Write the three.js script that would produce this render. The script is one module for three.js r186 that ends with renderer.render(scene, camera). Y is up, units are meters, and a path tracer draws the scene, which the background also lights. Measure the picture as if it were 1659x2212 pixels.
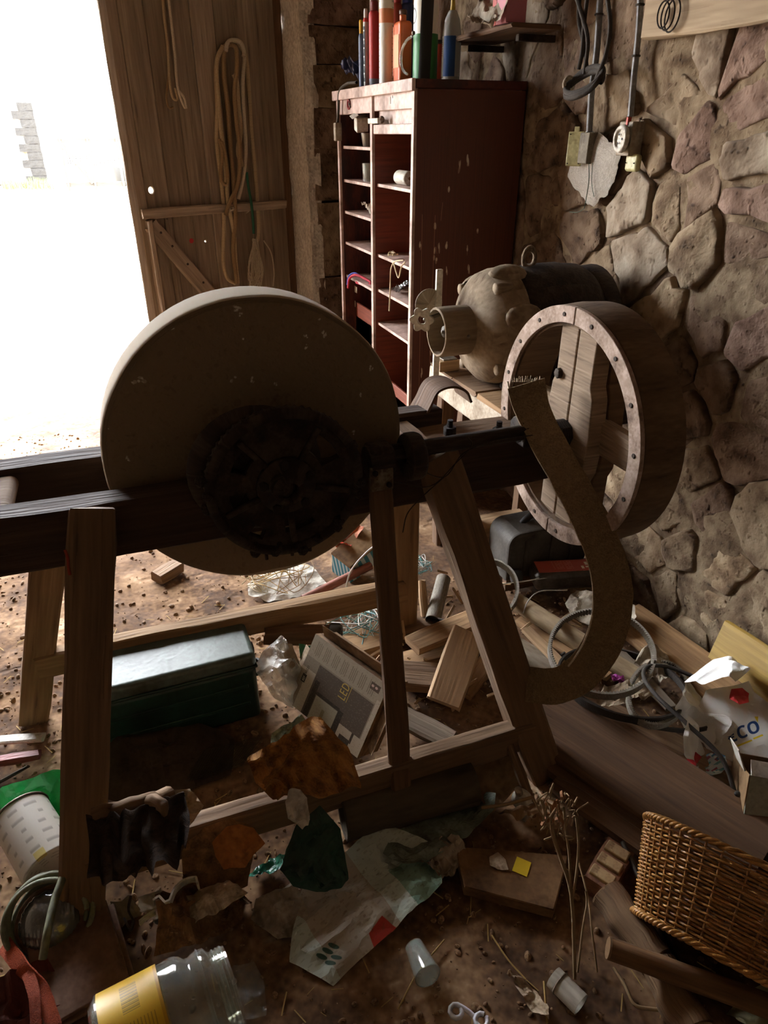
import * as THREE from 'three';
import { RoundedBoxGeometry } from 'three/addons/geometries/RoundedBoxGeometry.js';
import { mergeGeometries, mergeVertices } from 'three/addons/utils/BufferGeometryUtils.js';

// ---------- camera, sky, exposure ----------
const scene = new THREE.Scene();
const FOCAL = 1480, PITCH = 29 * Math.PI / 180, YAW = 20.5 * Math.PI / 180, EYE = 1.4;   // focal length in pixels of the 1659 x 2212 frame
const camera = new THREE.PerspectiveCamera(2 * Math.atan(1106 / FOCAL) * 180 / Math.PI, 1659 / 2212, 0.05, 200);
camera.position.set(0, EYE, 0);
camera.rotation.order = 'YXZ';
camera.rotation.set(-PITCH, -YAW, 0);
scene.add(camera);
const renderer = new THREE.WebGLRenderer();
renderer.toneMapping = THREE.LinearToneMapping;
renderer.toneMappingExposure = 3.8;
renderer.shadowMap.enabled = true;
scene.background = new THREE.Color().setRGB(0.94, 0.975, 1.03);      // flat white overcast sky, the only light there is
scene.backgroundIntensity = 11;

// ---------- small maths ----------
const V = (x, y, z) => new THREE.Vector3(x, y, z);
function rng(seed) { let a = seed >>> 0; return () => { a = (a + 0x6D2B79F5) | 0; let t = Math.imul(a ^ (a >>> 15), 1 | a); t = (t + Math.imul(t ^ (t >>> 7), 61 | t)) ^ t; return ((t ^ (t >>> 14)) >>> 0) / 4294967296; }; }
const hash3 = (x, y, z, s) => { let h = Math.imul(x, 374761393) + Math.imul(y, 668265263) + Math.imul(z, 2147483647) + Math.imul(s, 1274126177); h = Math.imul(h ^ (h >>> 13), 1274126177); return ((h ^ (h >>> 16)) >>> 0) / 4294967296; };
const sm = (t) => t * t * (3 - 2 * t);
function noise3(x, y, z, s = 0) {
  const ix = Math.floor(x), iy = Math.floor(y), iz = Math.floor(z), u = sm(x - ix), v = sm(y - iy), w = sm(z - iz), l = (a, b, t) => a + (b - a) * t;
  const c = (a, b, d) => hash3(ix + a, iy + b, iz + d, s);
  return l(l(l(c(0, 0, 0), c(1, 0, 0), u), l(c(0, 1, 0), c(1, 1, 0), u), v), l(l(c(0, 0, 1), c(1, 0, 1), u), l(c(0, 1, 1), c(1, 1, 1), u), v), w) * 2 - 1;
}
const fbm = (x, y, z, s = 0, o = 4) => { let a = 0, k = 1, f = 1; for (let i = 0; i < o; i++, k *= 0.5, f *= 2.03) a += k * noise3(x * f, y * f, z * f, s + i); return a / 1.9; };
// survey of the room: rays through the photograph's pixels, met with a floor height or with a plane
const AX = V(Math.cos(YAW), 0, Math.sin(YAW)), FW = V(Math.sin(YAW) * Math.cos(PITCH), -Math.sin(PITCH), -Math.cos(YAW) * Math.cos(PITCH)), UPV = V(Math.sin(YAW) * Math.sin(PITCH), Math.cos(PITCH), -Math.cos(YAW) * Math.sin(PITCH));
const ray = (px, py) => FW.clone().addScaledVector(AX, (px - 829.5) / FOCAL).addScaledVector(UPV, -(py - 1106) / FOCAL);
const g = (px, py, h = 0) => { const d = ray(px, py); return d.multiplyScalar((h - EYE) / d.y).add(V(0, EYE, 0)); };
const gx = (px, py, x) => { const d = ray(px, py); return d.multiplyScalar(x / d.x).add(V(0, EYE, 0)); };
const gz = (px, py, z) => { const d = ray(px, py); return d.multiplyScalar(z / d.z).add(V(0, EYE, 0)); };
const gp = (px, py, p0, n) => { const d = ray(px, py), o = V(0, EYE, 0); return d.multiplyScalar(p0.clone().sub(o).dot(n) / d.dot(n)).add(o); };

// ---------- names, things and parts ----------
const taken = {};
function numbered(n) { const k = taken[n] = (taken[n] ?? -1) + 1; return k ? n + '_' + String(k).padStart(3, '0') : n; }
function tag(o, label, category, group, kind) { o.userData.label = label; o.userData.category = category; if (group) o.userData.group = group; if (kind) o.userData.kind = kind; return o; }
function shade(o) { o.traverse((m) => { if (m.isMesh) m.castShadow = m.receiveShadow = true; }); return o; }
function thing(name, label, category, pos, group) { const o = new THREE.Group(); o.name = numbered(name); if (pos) o.position.copy(pos); tag(o, label, category, group); scene.add(o); return o; }
function part(parent, name, geo, mat, pos, rot) { const m = new THREE.Mesh(geo, mat); m.name = name; if (pos) m.position.copy(pos); if (rot) m.rotation.set(...rot); parent.add(m); return m; }
function solo(name, label, category, geo, mat, pos, rot, group) { const m = new THREE.Mesh(geo, mat); m.name = numbered(name); if (pos) m.position.copy(pos); if (rot) m.rotation.set(...rot); tag(m, label, category, group); scene.add(m); return m; }
function structure(name, geo, mat, label, category) { const m = geo ? new THREE.Mesh(geo, mat) : new THREE.Group(); m.name = numbered(name); m.userData.kind = 'structure'; if (label) { m.userData.label = label; m.userData.category = category; } scene.add(m); return m; }

// ---------- textures: greyscale fields that multiply a plain colour, and their relief ----------
function field(W, H, fn) { const a = new Float32Array(W * H); let lo = 1e9, hi = -1e9; for (let y = 0; y < H; y++) for (let x = 0; x < W; x++) { const v = a[y * W + x] = fn(x / W, y / H); if (v < lo) lo = v; if (v > hi) hi = v; } for (let i = 0; i < a.length; i++) a[i] = (a[i] - lo) / (hi - lo); return { W, H, a }; }
const tile = (f) => (u, v) => { // wraps a noise function so that it repeats
  const a = f(u, v), b = f(u - 1, v), c = f(u, v - 1), d = f(u - 1, v - 1), k = (t) => sm(Math.min(1, Math.max(0, (t - 0.75) / 0.25))), x = k(u), y = k(v);
  return (a * (1 - x) + b * x) * (1 - y) + (c * (1 - x) + d * x) * y;
};
function tex({ W, H, a }, ramp, srgb = true) { // ramp: [[t, r, g, b], ...] in 0..255
  const d = new Uint8Array(W * H * 4);
  for (let i = 0; i < a.length; i++) { let k = 0; while (k < ramp.length - 2 && a[i] > ramp[k + 1][0]) k++; const p = ramp[k], q = ramp[k + 1], t = Math.min(1, Math.max(0, (a[i] - p[0]) / (q[0] - p[0]))); for (let c = 0; c < 3; c++) d[i * 4 + c] = p[c + 1] + (q[c + 1] - p[c + 1]) * t; d[i * 4 + 3] = 255; }
  const t = new THREE.DataTexture(d, W, H); t.wrapS = t.wrapT = THREE.RepeatWrapping; t.magFilter = THREE.LinearFilter; t.minFilter = THREE.LinearMipmapLinearFilter; if (srgb) t.colorSpace = THREE.SRGBColorSpace; t.needsUpdate = true; return t;
}
const GREY = [[0, 0, 0, 0], [1, 255, 255, 255]];
const fGrain = field(512, 256, tile((u, v) => fbm(u * 5, v * 46, 1, 3, 4) + 0.5 * fbm(u * 2.2, v * 9, 4, 8, 3) + (fbm(u * 3, v * 60, 7, 5, 2) > 0.45 ? -0.5 : 0)));
const fBlotch = field(512, 512, tile((u, v) => fbm(u * 6, v * 6, 2, 11, 5) + 0.45 * fbm(u * 40, v * 40, 5, 21, 3)));
const fFine = field(512, 512, tile((u, v) => fbm(u * 50, v * 50, 2, 31, 3) + 0.35 * fbm(u * 8, v * 8, 2, 33, 3)));
const fPit = field(512, 512, tile((u, v) => fbm(u * 11, v * 11, 3, 41, 5) - 1.3 * Math.max(0, fbm(u * 34, v * 34, 9, 47, 2) - 0.3)));
const T = {
  grain: tex(fGrain, [[0, 150, 141, 133], [0.35, 198, 190, 182], [0.7, 224, 218, 211], [1, 250, 246, 240]]),
  blotch: tex(fBlotch, [[0, 120, 105, 92], [0.4, 190, 180, 168], [0.7, 226, 220, 212], [1, 255, 255, 255]]),
  fine: tex(fFine, [[0, 175, 168, 160], [0.5, 222, 218, 212], [1, 255, 255, 255]]),
  pit: tex(fPit, [[0, 95, 80, 66], [0.35, 165, 150, 136], [0.6, 212, 203, 192], [1, 255, 252, 245]]),
  rust: tex(fBlotch, [[0, 70, 48, 36], [0.45, 150, 120, 96], [0.6, 190, 176, 160], [1, 240, 236, 230]]),
  dirt: tex(field(1024, 1024, tile((u, v) => fbm(u * 9, v * 9, 2, 61, 5) + 0.6 * fbm(u * 90, v * 90, 5, 66, 3) + (fbm(u * 120, v * 120, 3, 71, 1) > 0.62 ? 0.5 : 0))), [[0, 48, 33, 22], [0.35, 88, 63, 42], [0.55, 120, 90, 62], [0.75, 144, 113, 82], [1, 192, 168, 138]]),
};
const B = { grain: tex(fGrain, GREY, false), blotch: tex(fBlotch, GREY, false), fine: tex(fFine, GREY, false), pit: tex(fPit, GREY, false), rust: tex(fBlotch, GREY, false) };
const cache = {};
const scaled = (t, su, sv, key) => cache[key] ??= (() => { const c = t.clone(); c.repeat.set(su, sv); c.needsUpdate = true; return c; })();
function M(color, kind = 'fine', { size = 0.4, rough = 0.85, bump = 0.0015, metal = 0, ...rest } = {}) {
  const m = new THREE.MeshPhysicalMaterial({ color, roughness: rough, metalness: metal, side: THREE.DoubleSide, ...rest });
  if (kind) { const sv = kind === 'grain' ? 1 / (size * 0.5) : 1 / size; m.map = scaled(T[kind], 1 / size, sv, kind + size + 'c'); if (bump) { m.bumpMap = scaled(B[kind], 1 / size, sv, kind + size + 'b'); m.bumpScale = bump; } }
  return m;
}
const plain = (color, rough = 0.6, rest = {}) => new THREE.MeshPhysicalMaterial({ color, roughness: rough, side: THREE.DoubleSide, ...rest });
function paint(w, h, draw) { const c = document.createElement('canvas'); c.width = w; c.height = h; const x = c.getContext('2d'); draw(x, w, h); const t = new THREE.CanvasTexture(c); t.colorSpace = THREE.SRGBColorSpace; return t; }
const mats = {
  bench: M('#84694e', 'grain', { size: 0.7, bump: 0.002 }), benchDark: M('#4a3527', 'grain', { size: 0.6, bump: 0.003 }), benchPale: M('#a3835c', 'grain', { size: 0.7, bump: 0.0015 }),
  pale: M('#c9aa84', 'grain', { size: 0.6, bump: 0.001 }), pale2: M('#b8946a', 'grain', { size: 0.55, bump: 0.001 }), old: M('#94775a', 'grain', { size: 0.6, bump: 0.002 }), dim: M('#74573d', 'grain', { size: 0.6, bump: 0.002 }), grey: M('#9a8d7d', 'grain', { size: 0.6, bump: 0.002 }),
  door: M('#a89a86', 'grain', { size: 0.9, bump: 0.002 }), door2: M('#b4a491', 'grain', { size: 0.8, bump: 0.002 }), door3: M('#988a76', 'grain', { size: 1.0, bump: 0.002 }),
  iron: M('#4d4236', 'rust', { size: 0.2, rough: 0.8, metal: 0.2, bump: 0.002 }), ironDust: M('#9a8a74', 'blotch', { size: 0.35, rough: 0.9, metal: 0.1, bump: 0.002 }), steel: M('#8a8378', 'fine', { rough: 0.45, metal: 0.7, bump: 0.0004 }), steelDark: M('#4d453b', 'fine', { rough: 0.55, metal: 0.6, bump: 0.0006 }),
  pink: M('#dcc3bb', 'blotch', { size: 0.5, rough: 0.55, bump: 0.0006 }), red: M('#8a4128', 'grain', { size: 0.7, rough: 0.5, bump: 0.0008 }), redDark: M('#6a2f1e', 'rust', { size: 0.5, rough: 0.55, bump: 0.0008 }),
  rope: M('#d2bd98', 'fine', { size: 0.05, bump: 0.001 }), rope2: M('#a98e68', 'fine', { size: 0.05, bump: 0.001 }), rope3: M('#e6dac2', 'fine', { size: 0.05, bump: 0.001 }), greenCord: M('#2c6a50', 'fine', { size: 0.05, bump: 0.0005 }),
  white: M('#d8d4c8', 'fine', { rough: 0.55, bump: 0.0004 }), whiteDirty: M('#b9b09f', 'blotch', { size: 0.25, rough: 0.7, bump: 0.0006 }), paper: M('#d0bfa8', 'blotch', { size: 0.15, rough: 0.95, bump: 0.0006 }), kraft: M('#b5803f', 'blotch', { size: 0.1, rough: 0.95, bump: 0.0008 }), kraftDark: M('#8f6a44', 'blotch', { size: 0.12, rough: 0.95, bump: 0.001 }), card: M('#9a7d5a', 'blotch', { size: 0.4, rough: 0.95, bump: 0.0006 }),
  black: M('#25231f', 'fine', { rough: 0.6, bump: 0.0004 }), blackDusty: M('#4b463f', 'blotch', { size: 0.3, rough: 0.75, bump: 0.0006 }), rubber: M('#3c352d', 'fine', { size: 0.1, rough: 0.85, bump: 0.0006 }), rubberGrey: M('#8b8478', 'fine', { size: 0.1, rough: 0.85, bump: 0.0006 }),
  beltCloth: M('#8a7557', 'fine', { size: 0.12, rough: 0.95, bump: 0.0008 }), greenCan: M('#20443a', 'blotch', { size: 0.4, rough: 0.42, bump: 0.0006 }), conduit: M('#8a8c90', 'fine', { rough: 0.5, bump: 0.0003 }),
  cream: M('#c9c48f', 'fine', { rough: 0.5, bump: 0.0003 }), plaster: M('#dad4c9', 'fine', { size: 0.3, rough: 0.95, bump: 0.002 }), twine: plain('#bfae8c', 0.9), wire: plain('#b8b4aa', 0.5), wireTeal: plain('#5f8f8c', 0.6), twig: plain('#8d7453', 0.9), straw: plain('#a88a52', 0.9),
  clear: plain('#e9ece6', 0.12, { transmission: 0.85, thickness: 0, ior: 1.45 }), bag: plain('#e2e0da', 0.3, { transmission: 0.35, thickness: 0 }), green: plain('#16a24e', 0.35, { transmission: 0.25, thickness: 0 }),
};

// ---------- shapes ----------
function boxUV(geo) { // uv in metres, laid on from the side each face points to
  const q = geo.index ? geo.toNonIndexed() : geo, p = q.attributes.position, uv = new Float32Array(p.count * 2), a = V(), b = V(), c = V();
  for (let i = 0; i < p.count; i += 3) {
    a.fromBufferAttribute(p, i); b.fromBufferAttribute(p, i + 1); c.fromBufferAttribute(p, i + 2);
    const n = b.clone().sub(a).cross(c.clone().sub(a)), X = Math.abs(n.x), Y = Math.abs(n.y), Z = Math.abs(n.z);
    [a, b, c].forEach((v, k) => { const o = (i + k) * 2; if (X > Y && X > Z) { uv[o] = v.z; uv[o + 1] = v.y; } else if (Y > Z) { uv[o] = v.x; uv[o + 1] = v.z; } else { uv[o] = v.x; uv[o + 1] = v.y; } });
  }
  q.setAttribute('uv', new THREE.BufferAttribute(uv, 2)); if (!q.attributes.normal) q.computeVertexNormals(); return q;
}
const rbox = (w, h, d, r = 0.004, seg = 2) => boxUV(new RoundedBoxGeometry(w, h, d, seg, Math.min(r, w / 2.01, h / 2.01, d / 2.01)));
function smoothGeo(pos, idx, uv) { const q = new THREE.BufferGeometry(); q.setAttribute('position', new THREE.Float32BufferAttribute(pos, 3)); if (uv) q.setAttribute('uv', new THREE.Float32BufferAttribute(uv, 2)); q.setIndex(idx); q.computeVertexNormals(); return q; }
// sawn timber along x: chamfered section, slightly wandering edges, end grain caps; uv along the grain in metres
function timber(L, h, d, { seed = 1, wob = 0.0022, ch = 0.005, n = 0 } = {}) {
  n = n || Math.max(2, Math.min(16, Math.round(L / 0.07))); ch = Math.min(ch, h * 0.3, d * 0.3);
  const hy = h / 2, hz = d / 2, sec = [[-hy, -hz + ch], [-hy, hz - ch], [-hy + ch, hz], [hy - ch, hz], [hy, hz - ch], [hy, -hz + ch], [hy - ch, -hz], [-hy + ch, -hz]], pos = [], uv = [], idx = [];
  const per = [0]; for (let k = 0; k < 8; k++) { const p = sec[k], q = sec[(k + 1) % 8]; per.push(per[k] + Math.hypot(p[0] - q[0], p[1] - q[1])); }
  for (let k = 0; k < 8; k++) for (let e = 0; e < 2; e++) for (let i = 0; i <= n; i++) { // flat sides: each keeps its own vertices
    const c = (k + e) % 8, x = (i / n - 0.5) * L, w = wob * noise3(x * 9 + seed * 7.3, c * 3.1, seed, 5), w2 = wob * noise3(x * 9 + seed * 3.3, c * 5.7, seed, 6), en = (i === 0 || i === n) ? 1 - ch / Math.max(h, d) : 1;
    pos.push(x + wob * 2 * (i === 0 || i === n ? noise3(c, seed, i, 9) : 0), sec[c][0] * en + w, sec[c][1] * en + w2); uv.push(x + seed * 0.37, per[k + e] + seed * 0.173);
  }
  const S = n + 1; for (let k = 0; k < 8; k++) for (let i = 0; i < n; i++) { const a = k * 2 * S + i, b = a + 1, c = a + S, d2 = c + 1; idx.push(a, c, b, b, c, d2); }
  for (const e of [0, n]) { const b0 = pos.length / 3; for (let k = 0; k < 8; k++) { const s = (k * 2 * S + e) * 3; pos.push(pos[s], pos[s + 1], pos[s + 2]); uv.push(pos[s + 2] * 0.3, pos[s + 1]); } for (let k = 1; k < 7; k++) e ? idx.push(b0, b0 + k + 1, b0 + k) : idx.push(b0, b0 + k, b0 + k + 1); }
  return smoothGeo(pos, idx, uv);
}
const frameOf = (dir, up = V(0, 1, 0)) => { const x = dir.clone().normalize(); let y = up.clone().addScaledVector(x, -up.dot(x)); if (y.lengthSq() < 1e-6) y = V(0, 0, -1).addScaledVector(x, x.z); y.normalize(); return new THREE.Matrix4().makeBasis(x, y, x.clone().cross(y)); };
const lay = (m, p, q, up) => { m.quaternion.setFromRotationMatrix(frameOf(q.clone().sub(p), up)); m.position.copy(p).add(q).multiplyScalar(0.5); return m; };
let serial = 0;
const bar = (parent, name, mat, p, q, h, d, o = {}) => lay(part(parent, name, timber(p.distanceTo(q), h, d, { seed: ++serial % 97, ...o }), mat), p, q, o.up);
function board(name, label, category, mat, p, q, h, d, o = {}) { const m = solo(name, label, category, timber(p.distanceTo(q), h, d, { seed: ++serial % 97, ...o }), mat, null, null, o.group); return lay(m, p, q, o.up); }
function tube(pts, r, { n = 0, sides = 7, closed = false, tension = 0.5 } = {}) { const c = new THREE.CatmullRomCurve3(pts, closed, 'centripetal', tension), L = c.getLength(), k = n || Math.min(260, Math.max(6, Math.round(L / Math.max(0.006, r * 1.6)))), q = new THREE.TubeGeometry(c, k, r, sides, closed), uv = q.attributes.uv; for (let i = 0; i < uv.count; i++) uv.setXY(i, uv.getX(i) * L, uv.getY(i) * r * 6.3); return q; }
function lathe(prof, seg = 28) { const q = new THREE.LatheGeometry(prof.map(([r, y]) => new THREE.Vector2(Math.max(r, 1e-5), y)), seg), uv = q.attributes.uv, R = Math.max(...prof.map((p) => p[0])), Hh = Math.max(...prof.map((p) => p[1])); for (let i = 0; i < uv.count; i++) uv.setXY(i, uv.getX(i) * 6.283 * R, uv.getY(i) * Hh); return q; }
// the same with uv 0..1 round and up, for printed labels
function latheP(prof, seg = 28) { const q = new THREE.LatheGeometry(prof.map(([r, y]) => new THREE.Vector2(Math.max(r, 1e-5), y)), seg), uv = q.attributes.uv, p = q.attributes.position, ys = prof.map((k) => k[1]), lo = Math.min(...ys), hi = Math.max(...ys); for (let i = 0; i < uv.count; i++) uv.setY(i, (p.getY(i) - lo) / (hi - lo)); return q; }
const cyl = (r, h, seg = 20, ch = 0.003) => lathe([[0, 0], [r - ch, 0], [r, ch], [r, h - ch], [r - ch, h], [0, h]], seg);
const along = (m, p, dir) => { m.position.copy(p); m.quaternion.setFromUnitVectors(V(0, 1, 0), dir.clone().normalize()); return m; };   // turns a lathe's axis
// crumpled sheet of paper, foil or plastic, lying in x-z: straight ragged edges, sharp folds across it
function sheet(w, d, { seed = 1, amp = 0.02, freq = 9, rag = 0.18, curl = 0, n = 30, square = 0.6, print = false } = {}) {
  const pos = [], uv = [], idx = [], R = rng(seed * 977 + 13); let lo = 1e9;
  const corners = []; const nc = 6 + Math.floor(R() * 4); for (let i = 0; i < nc; i++) { const a = (i + 0.35 * (R() - 0.5)) / nc * 6.28318, sq = 1 / Math.max(Math.abs(Math.cos(a)), Math.abs(Math.sin(a))), k = (1.05 + (sq - 1) * square) * (1 - rag * 1.8 * R()); corners.push([Math.cos(a) * k, Math.sin(a) * k]); }
  const reach = (a) => { const c = Math.cos(a), s = Math.sin(a); for (let i = 0; i < nc; i++) { const [x0, y0] = corners[i], [x1, y1] = corners[(i + 1) % nc], den = c * (y1 - y0) - s * (x1 - x0), t = (x0 * (y1 - y0) - y0 * (x1 - x0)) / den, u = (x0 * s - y0 * c) / den; if (t > 0 && u >= -1e-6 && u <= 1 + 1e-6) return t; } return 0.8; };
  const folds = []; const nf = 7 + Math.round(freq * 0.25); for (let i = 0; i < nf; i++) { const a = R() * 6.283; folds.push([Math.cos(a), Math.sin(a), (R() - 0.5) * 1.5, (R() - 0.5) * 2 * (i < 4 ? 1 : 0.55), R() < 0.4]); }
  for (let j = 0; j <= n; j++) for (let i = 0; i <= n; i++) {
    let u = i / n * 2 - 1, v = j / n * 2 - 1; const m = Math.max(Math.abs(u), Math.abs(v)), a = Math.atan2(v, u), k = m < 1e-6 ? 0 : m * reach(a) / Math.hypot(u, v); u *= k; v *= k;
    let y = 0; for (const [c, s, o, h, one] of folds) { const q = u * c + v * s - o + 0.05 * noise3(u * 4, v * 4, o * 9, seed); y += h * (one ? Math.max(0, q) : Math.abs(q)); }
    const x = u * w / 2, z = v * d / 2; y = amp * (1.3 * y + 0.35 * (1 - Math.abs(noise3(x * freq * 2.6 + 9, z * freq * 2.6, seed, seed + 4)) * 2) + 0.12 * noise3(x * freq * 7, z * freq * 7, seed, 8)) + curl * (u * u + 0.4 * v * v);
    lo = Math.min(lo, y); pos.push(x, y, z); print ? uv.push(u * 0.5 + 0.5, 0.5 - v * 0.5) : uv.push(x, z);
  }
  for (let j = 0; j < n; j++) for (let i = 0; i < n; i++) { const a = j * (n + 1) + i; (i + j) % 2 ? idx.push(a, a + n + 1, a + 1, a + 1, a + n + 1, a + n + 2) : idx.push(a, a + n + 1, a + n + 2, a, a + n + 2, a + 1); }
  for (let i = 1; i < pos.length; i += 3) pos[i] -= lo;
  const q = smoothGeo(pos, idx, uv).toNonIndexed(); q.computeVertexNormals(); return q;       // sharp creases
}
// a surface through rows of points (each row the same length)
function skin(rows, { smooth = true, thick = 0 } = {}) {
  const pos = [], uv = [], idx = [], n = rows[0].length; rows.forEach((r, j) => r.forEach((p, i) => { pos.push(p.x, p.y, p.z); uv.push(i / (n - 1), j / (rows.length - 1)); }));
  for (let j = 0; j < rows.length - 1; j++) for (let i = 0; i < n - 1; i++) { const a = j * n + i; idx.push(a, a + 1, a + n, a + 1, a + n + 1, a + n); }
  let q = smoothGeo(pos, idx, uv); if (!smooth) { q = q.toNonIndexed(); q.computeVertexNormals(); } return q;
}
// flat band swept along points, with thickness; side gives the direction of its width
function band(pts, w, t, side, { n = 60, teeth = 0 } = {}) {
  const c = new THREE.CatmullRomCurve3(pts, false, 'centripetal'), pos = [], idx = [], uv = [], L = c.getLength();
  for (let i = 0; i <= n; i++) {
    const p = c.getPointAt(i / n), tan = c.getTangentAt(i / n), s = (typeof side === 'function' ? side(i / n) : side).clone(); s.addScaledVector(tan, -s.dot(tan)).normalize(); const nn = tan.clone().cross(s), ww = w * (1 + 0.03 * noise3(i * 0.35, 1, 2, 3)), tt = teeth && i % 2 ? t + teeth : t;
    for (const [a, b] of [[-0.5, 0], [0.5, 0], [0.5, 1], [-0.5, 1]]) { const q = p.clone().addScaledVector(s, a * ww).addScaledVector(nn, b * tt); pos.push(q.x, q.y, q.z); uv.push(i / n * L, a * w); }
  }
  for (let i = 0; i < n; i++) for (let k = 0; k < 4; k++) { const a = i * 4 + k, b = i * 4 + (k + 1) % 4; idx.push(a, b, a + 4, b, b + 4, a + 4); }
  idx.push(0, 2, 1, 0, 3, 2); const e = n * 4; idx.push(e, e + 1, e + 2, e, e + 2, e + 3);
  const q = smoothGeo(pos, idx, uv).toNonIndexed(); q.computeVertexNormals(); return q;
}
const merge = (list) => mergeGeometries(list.map((q) => { const k = q.index ? q.toNonIndexed() : q.clone(); for (const n of Object.keys(k.attributes)) if (!['position', 'normal', 'uv'].includes(n)) k.deleteAttribute(n); if (!k.attributes.uv) k.setAttribute('uv', new THREE.Float32BufferAttribute(new Float32Array(k.attributes.position.count * 2), 2)); return k; }));
const moved = (q, x, y, z, rx = 0, ry = 0, rz = 0) => q.clone().applyMatrix4(new THREE.Matrix4().compose(V(x, y, z), new THREE.Quaternion().setFromEuler(new THREE.Euler(rx, ry, rz)), V(1, 1, 1)));
function jumble(center, r, n, seed, flat = 0.4) { const R = rng(seed), pts = []; for (let i = 0; i < n; i++) { const a = R() * 6.283, k = r * (0.35 + 0.65 * R()); pts.push(V(center.x + Math.cos(a) * k, center.y + r * flat * R(), center.z + Math.sin(a) * k)); } return pts; }

// ================= the room =================
const WX = 1.47, BZ = -3.75;                     // inner faces of the stone wall on the cabinet's side and of the wall with the doorway
const floorH = (x, z) => 0.012 * fbm(x * 2.2, z * 2.2, 1, 81, 4) + 0.006 * fbm(x * 14, z * 14, 3, 84, 3) - 0.004;
{
  const x0 = -2.4, x1 = 1.62, z0 = -4.3, z1 = 1.7, nx = 200, nz = 300, pos = [], uv = [], idx = [];
  for (let j = 0; j <= nz; j++) for (let i = 0; i <= nx; i++) { const x = x0 + (x1 - x0) * i / nx, z = z0 + (z1 - z0) * j / nz; pos.push(x, floorH(x, z), z); uv.push(x / 1.1, z / 1.1); }
  for (let j = 0; j < nz; j++) for (let i = 0; i < nx; i++) { const a = j * (nx + 1) + i; idx.push(a, a + nx + 1, a + 1, a + 1, a + nx + 1, a + nx + 2); }
  const m = new THREE.MeshStandardMaterial({ map: T.dirt, roughness: 1, bumpMap: B.pit, bumpScale: 0.014, side: THREE.DoubleSide });
  structure('floor', smoothGeo(pos, idx, uv), m, 'trodden brown earth floor with crumbs of soil', 'floor');
}
const rough = M('#867562', 'pit', { size: 0.6, bump: 0.008, rough: 1 }), shellMat = M('#85786a', 'pit', { size: 0.8, bump: 0.006, rough: 1 });
// shell: thick walls, ceiling
const wallR = structure('wall_right', rbox(0.4, 2.9, 6.2, 0.002, 1), rough, 'rubble stone wall with mortar joints behind the cabinet and motor', 'wall'); wallR.position.set(WX + 0.2, 1.25, -1.2);
const wallB = structure('wall_back', null, null, 'stone wall around the open barn doorway', 'wall');
part(wallB, 'pier_core', rbox(0.86, 2.9, 0.72, 0.002, 1), rough, V(1.02 + 0.43, 1.25, BZ - 0.38));
part(wallB, 'pier_core', rbox(0.9, 2.9, 0.36, 0.002, 1), rough, V(-1.55 - 0.45, 1.25, BZ - 0.18));
part(wallB, 'lintel', rbox(2.7, 0.4, 0.34, 0.01, 1), rough, V(-0.26, 2.5, BZ - 0.19));
const wallL = structure('wall_left', rbox(0.3, 2.9, 6.2, 0.002, 1), shellMat, 'plain stone wall of the shed', 'wall'); wallL.position.set(-2.45, 1.25, -1.2);
const wallF = structure('wall_front', rbox(4.6, 2.9, 0.3, 0.002, 1), shellMat, 'plain stone end wall of the shed', 'wall'); wallF.position.set(-0.4, 1.25, 1.75);
const ceil = structure('ceiling', rbox(4.6, 0.12, 6.4, 0.002, 1), M('#6b5a47', 'grain', { size: 1 }), 'boarded shed ceiling', 'ceiling'); ceil.position.set(-0.4, 2.72, -1.2);

// --- rubble stones of the right wall: cells of a Voronoi net, cut apart by joints ---
const stoneMats = {
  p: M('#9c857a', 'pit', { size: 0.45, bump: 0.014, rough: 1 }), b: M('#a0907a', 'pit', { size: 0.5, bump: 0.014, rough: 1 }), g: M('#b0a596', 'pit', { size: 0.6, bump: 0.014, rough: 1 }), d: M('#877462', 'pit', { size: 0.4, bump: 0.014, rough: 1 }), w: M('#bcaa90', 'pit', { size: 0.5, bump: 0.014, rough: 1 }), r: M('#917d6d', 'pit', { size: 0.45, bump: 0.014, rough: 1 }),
};
const seen = [[1430, 120, 'p'], [1545, 105, 'g'], [1610, 110, 'p'], [1625, 225, 'p'], [1460, 225, 'b'], [1490, 320, 'p'], [1420, 330, 'b'], [1622, 340, 'g'], [1610, 440, 'p'], [1380, 560, 'g'], [1525, 525, 'b'], [1590, 515, 'r'], [1580, 630, 'b'], [1445, 430, 'b'], [1500, 420, 'r'], [1370, 420, 'g'], [1325, 215, 'b'], [1255, 130, 'r'], [1180, 180, 'd'], [1190, 300, 'd'], [1240, 400, 'd'], [1180, 440, 'd'], [1190, 560, 'd'], [1240, 500, 'd'], [1330, 340, 'r'], [1340, 70, 'd'], [1420, 685, 'w'], [1530, 715, 'r'], [1610, 745, 'p'], [1300, 780, 'd'], [1450, 790, 'd'], [1550, 830, 'd'], [1640, 860, 'r'], [1480, 900, 'd'], [1360, 900, 'd'], [1352, 1040, 'w'], [1425, 990, 'r'], [1500, 1010, 'b'], [1590, 980, 'r'], [1630, 1120, 'b'], [1545, 1110, 'r'], [1440, 1110, 'b'], [1405, 1195, 'w'], [1470, 1190, 'b'], [1550, 1225, 'w'], [1440, 1275, 'b'], [1490, 1290, 'b'], [1540, 1325, 'w'], [1625, 1330, 'b'], [1490, 1365, 'w'], [1580, 1400, 'b'], [1380, 1280, 'd']];  // dark tone picked where cabinet and motor shadows fall, shade painted into the stones
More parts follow.
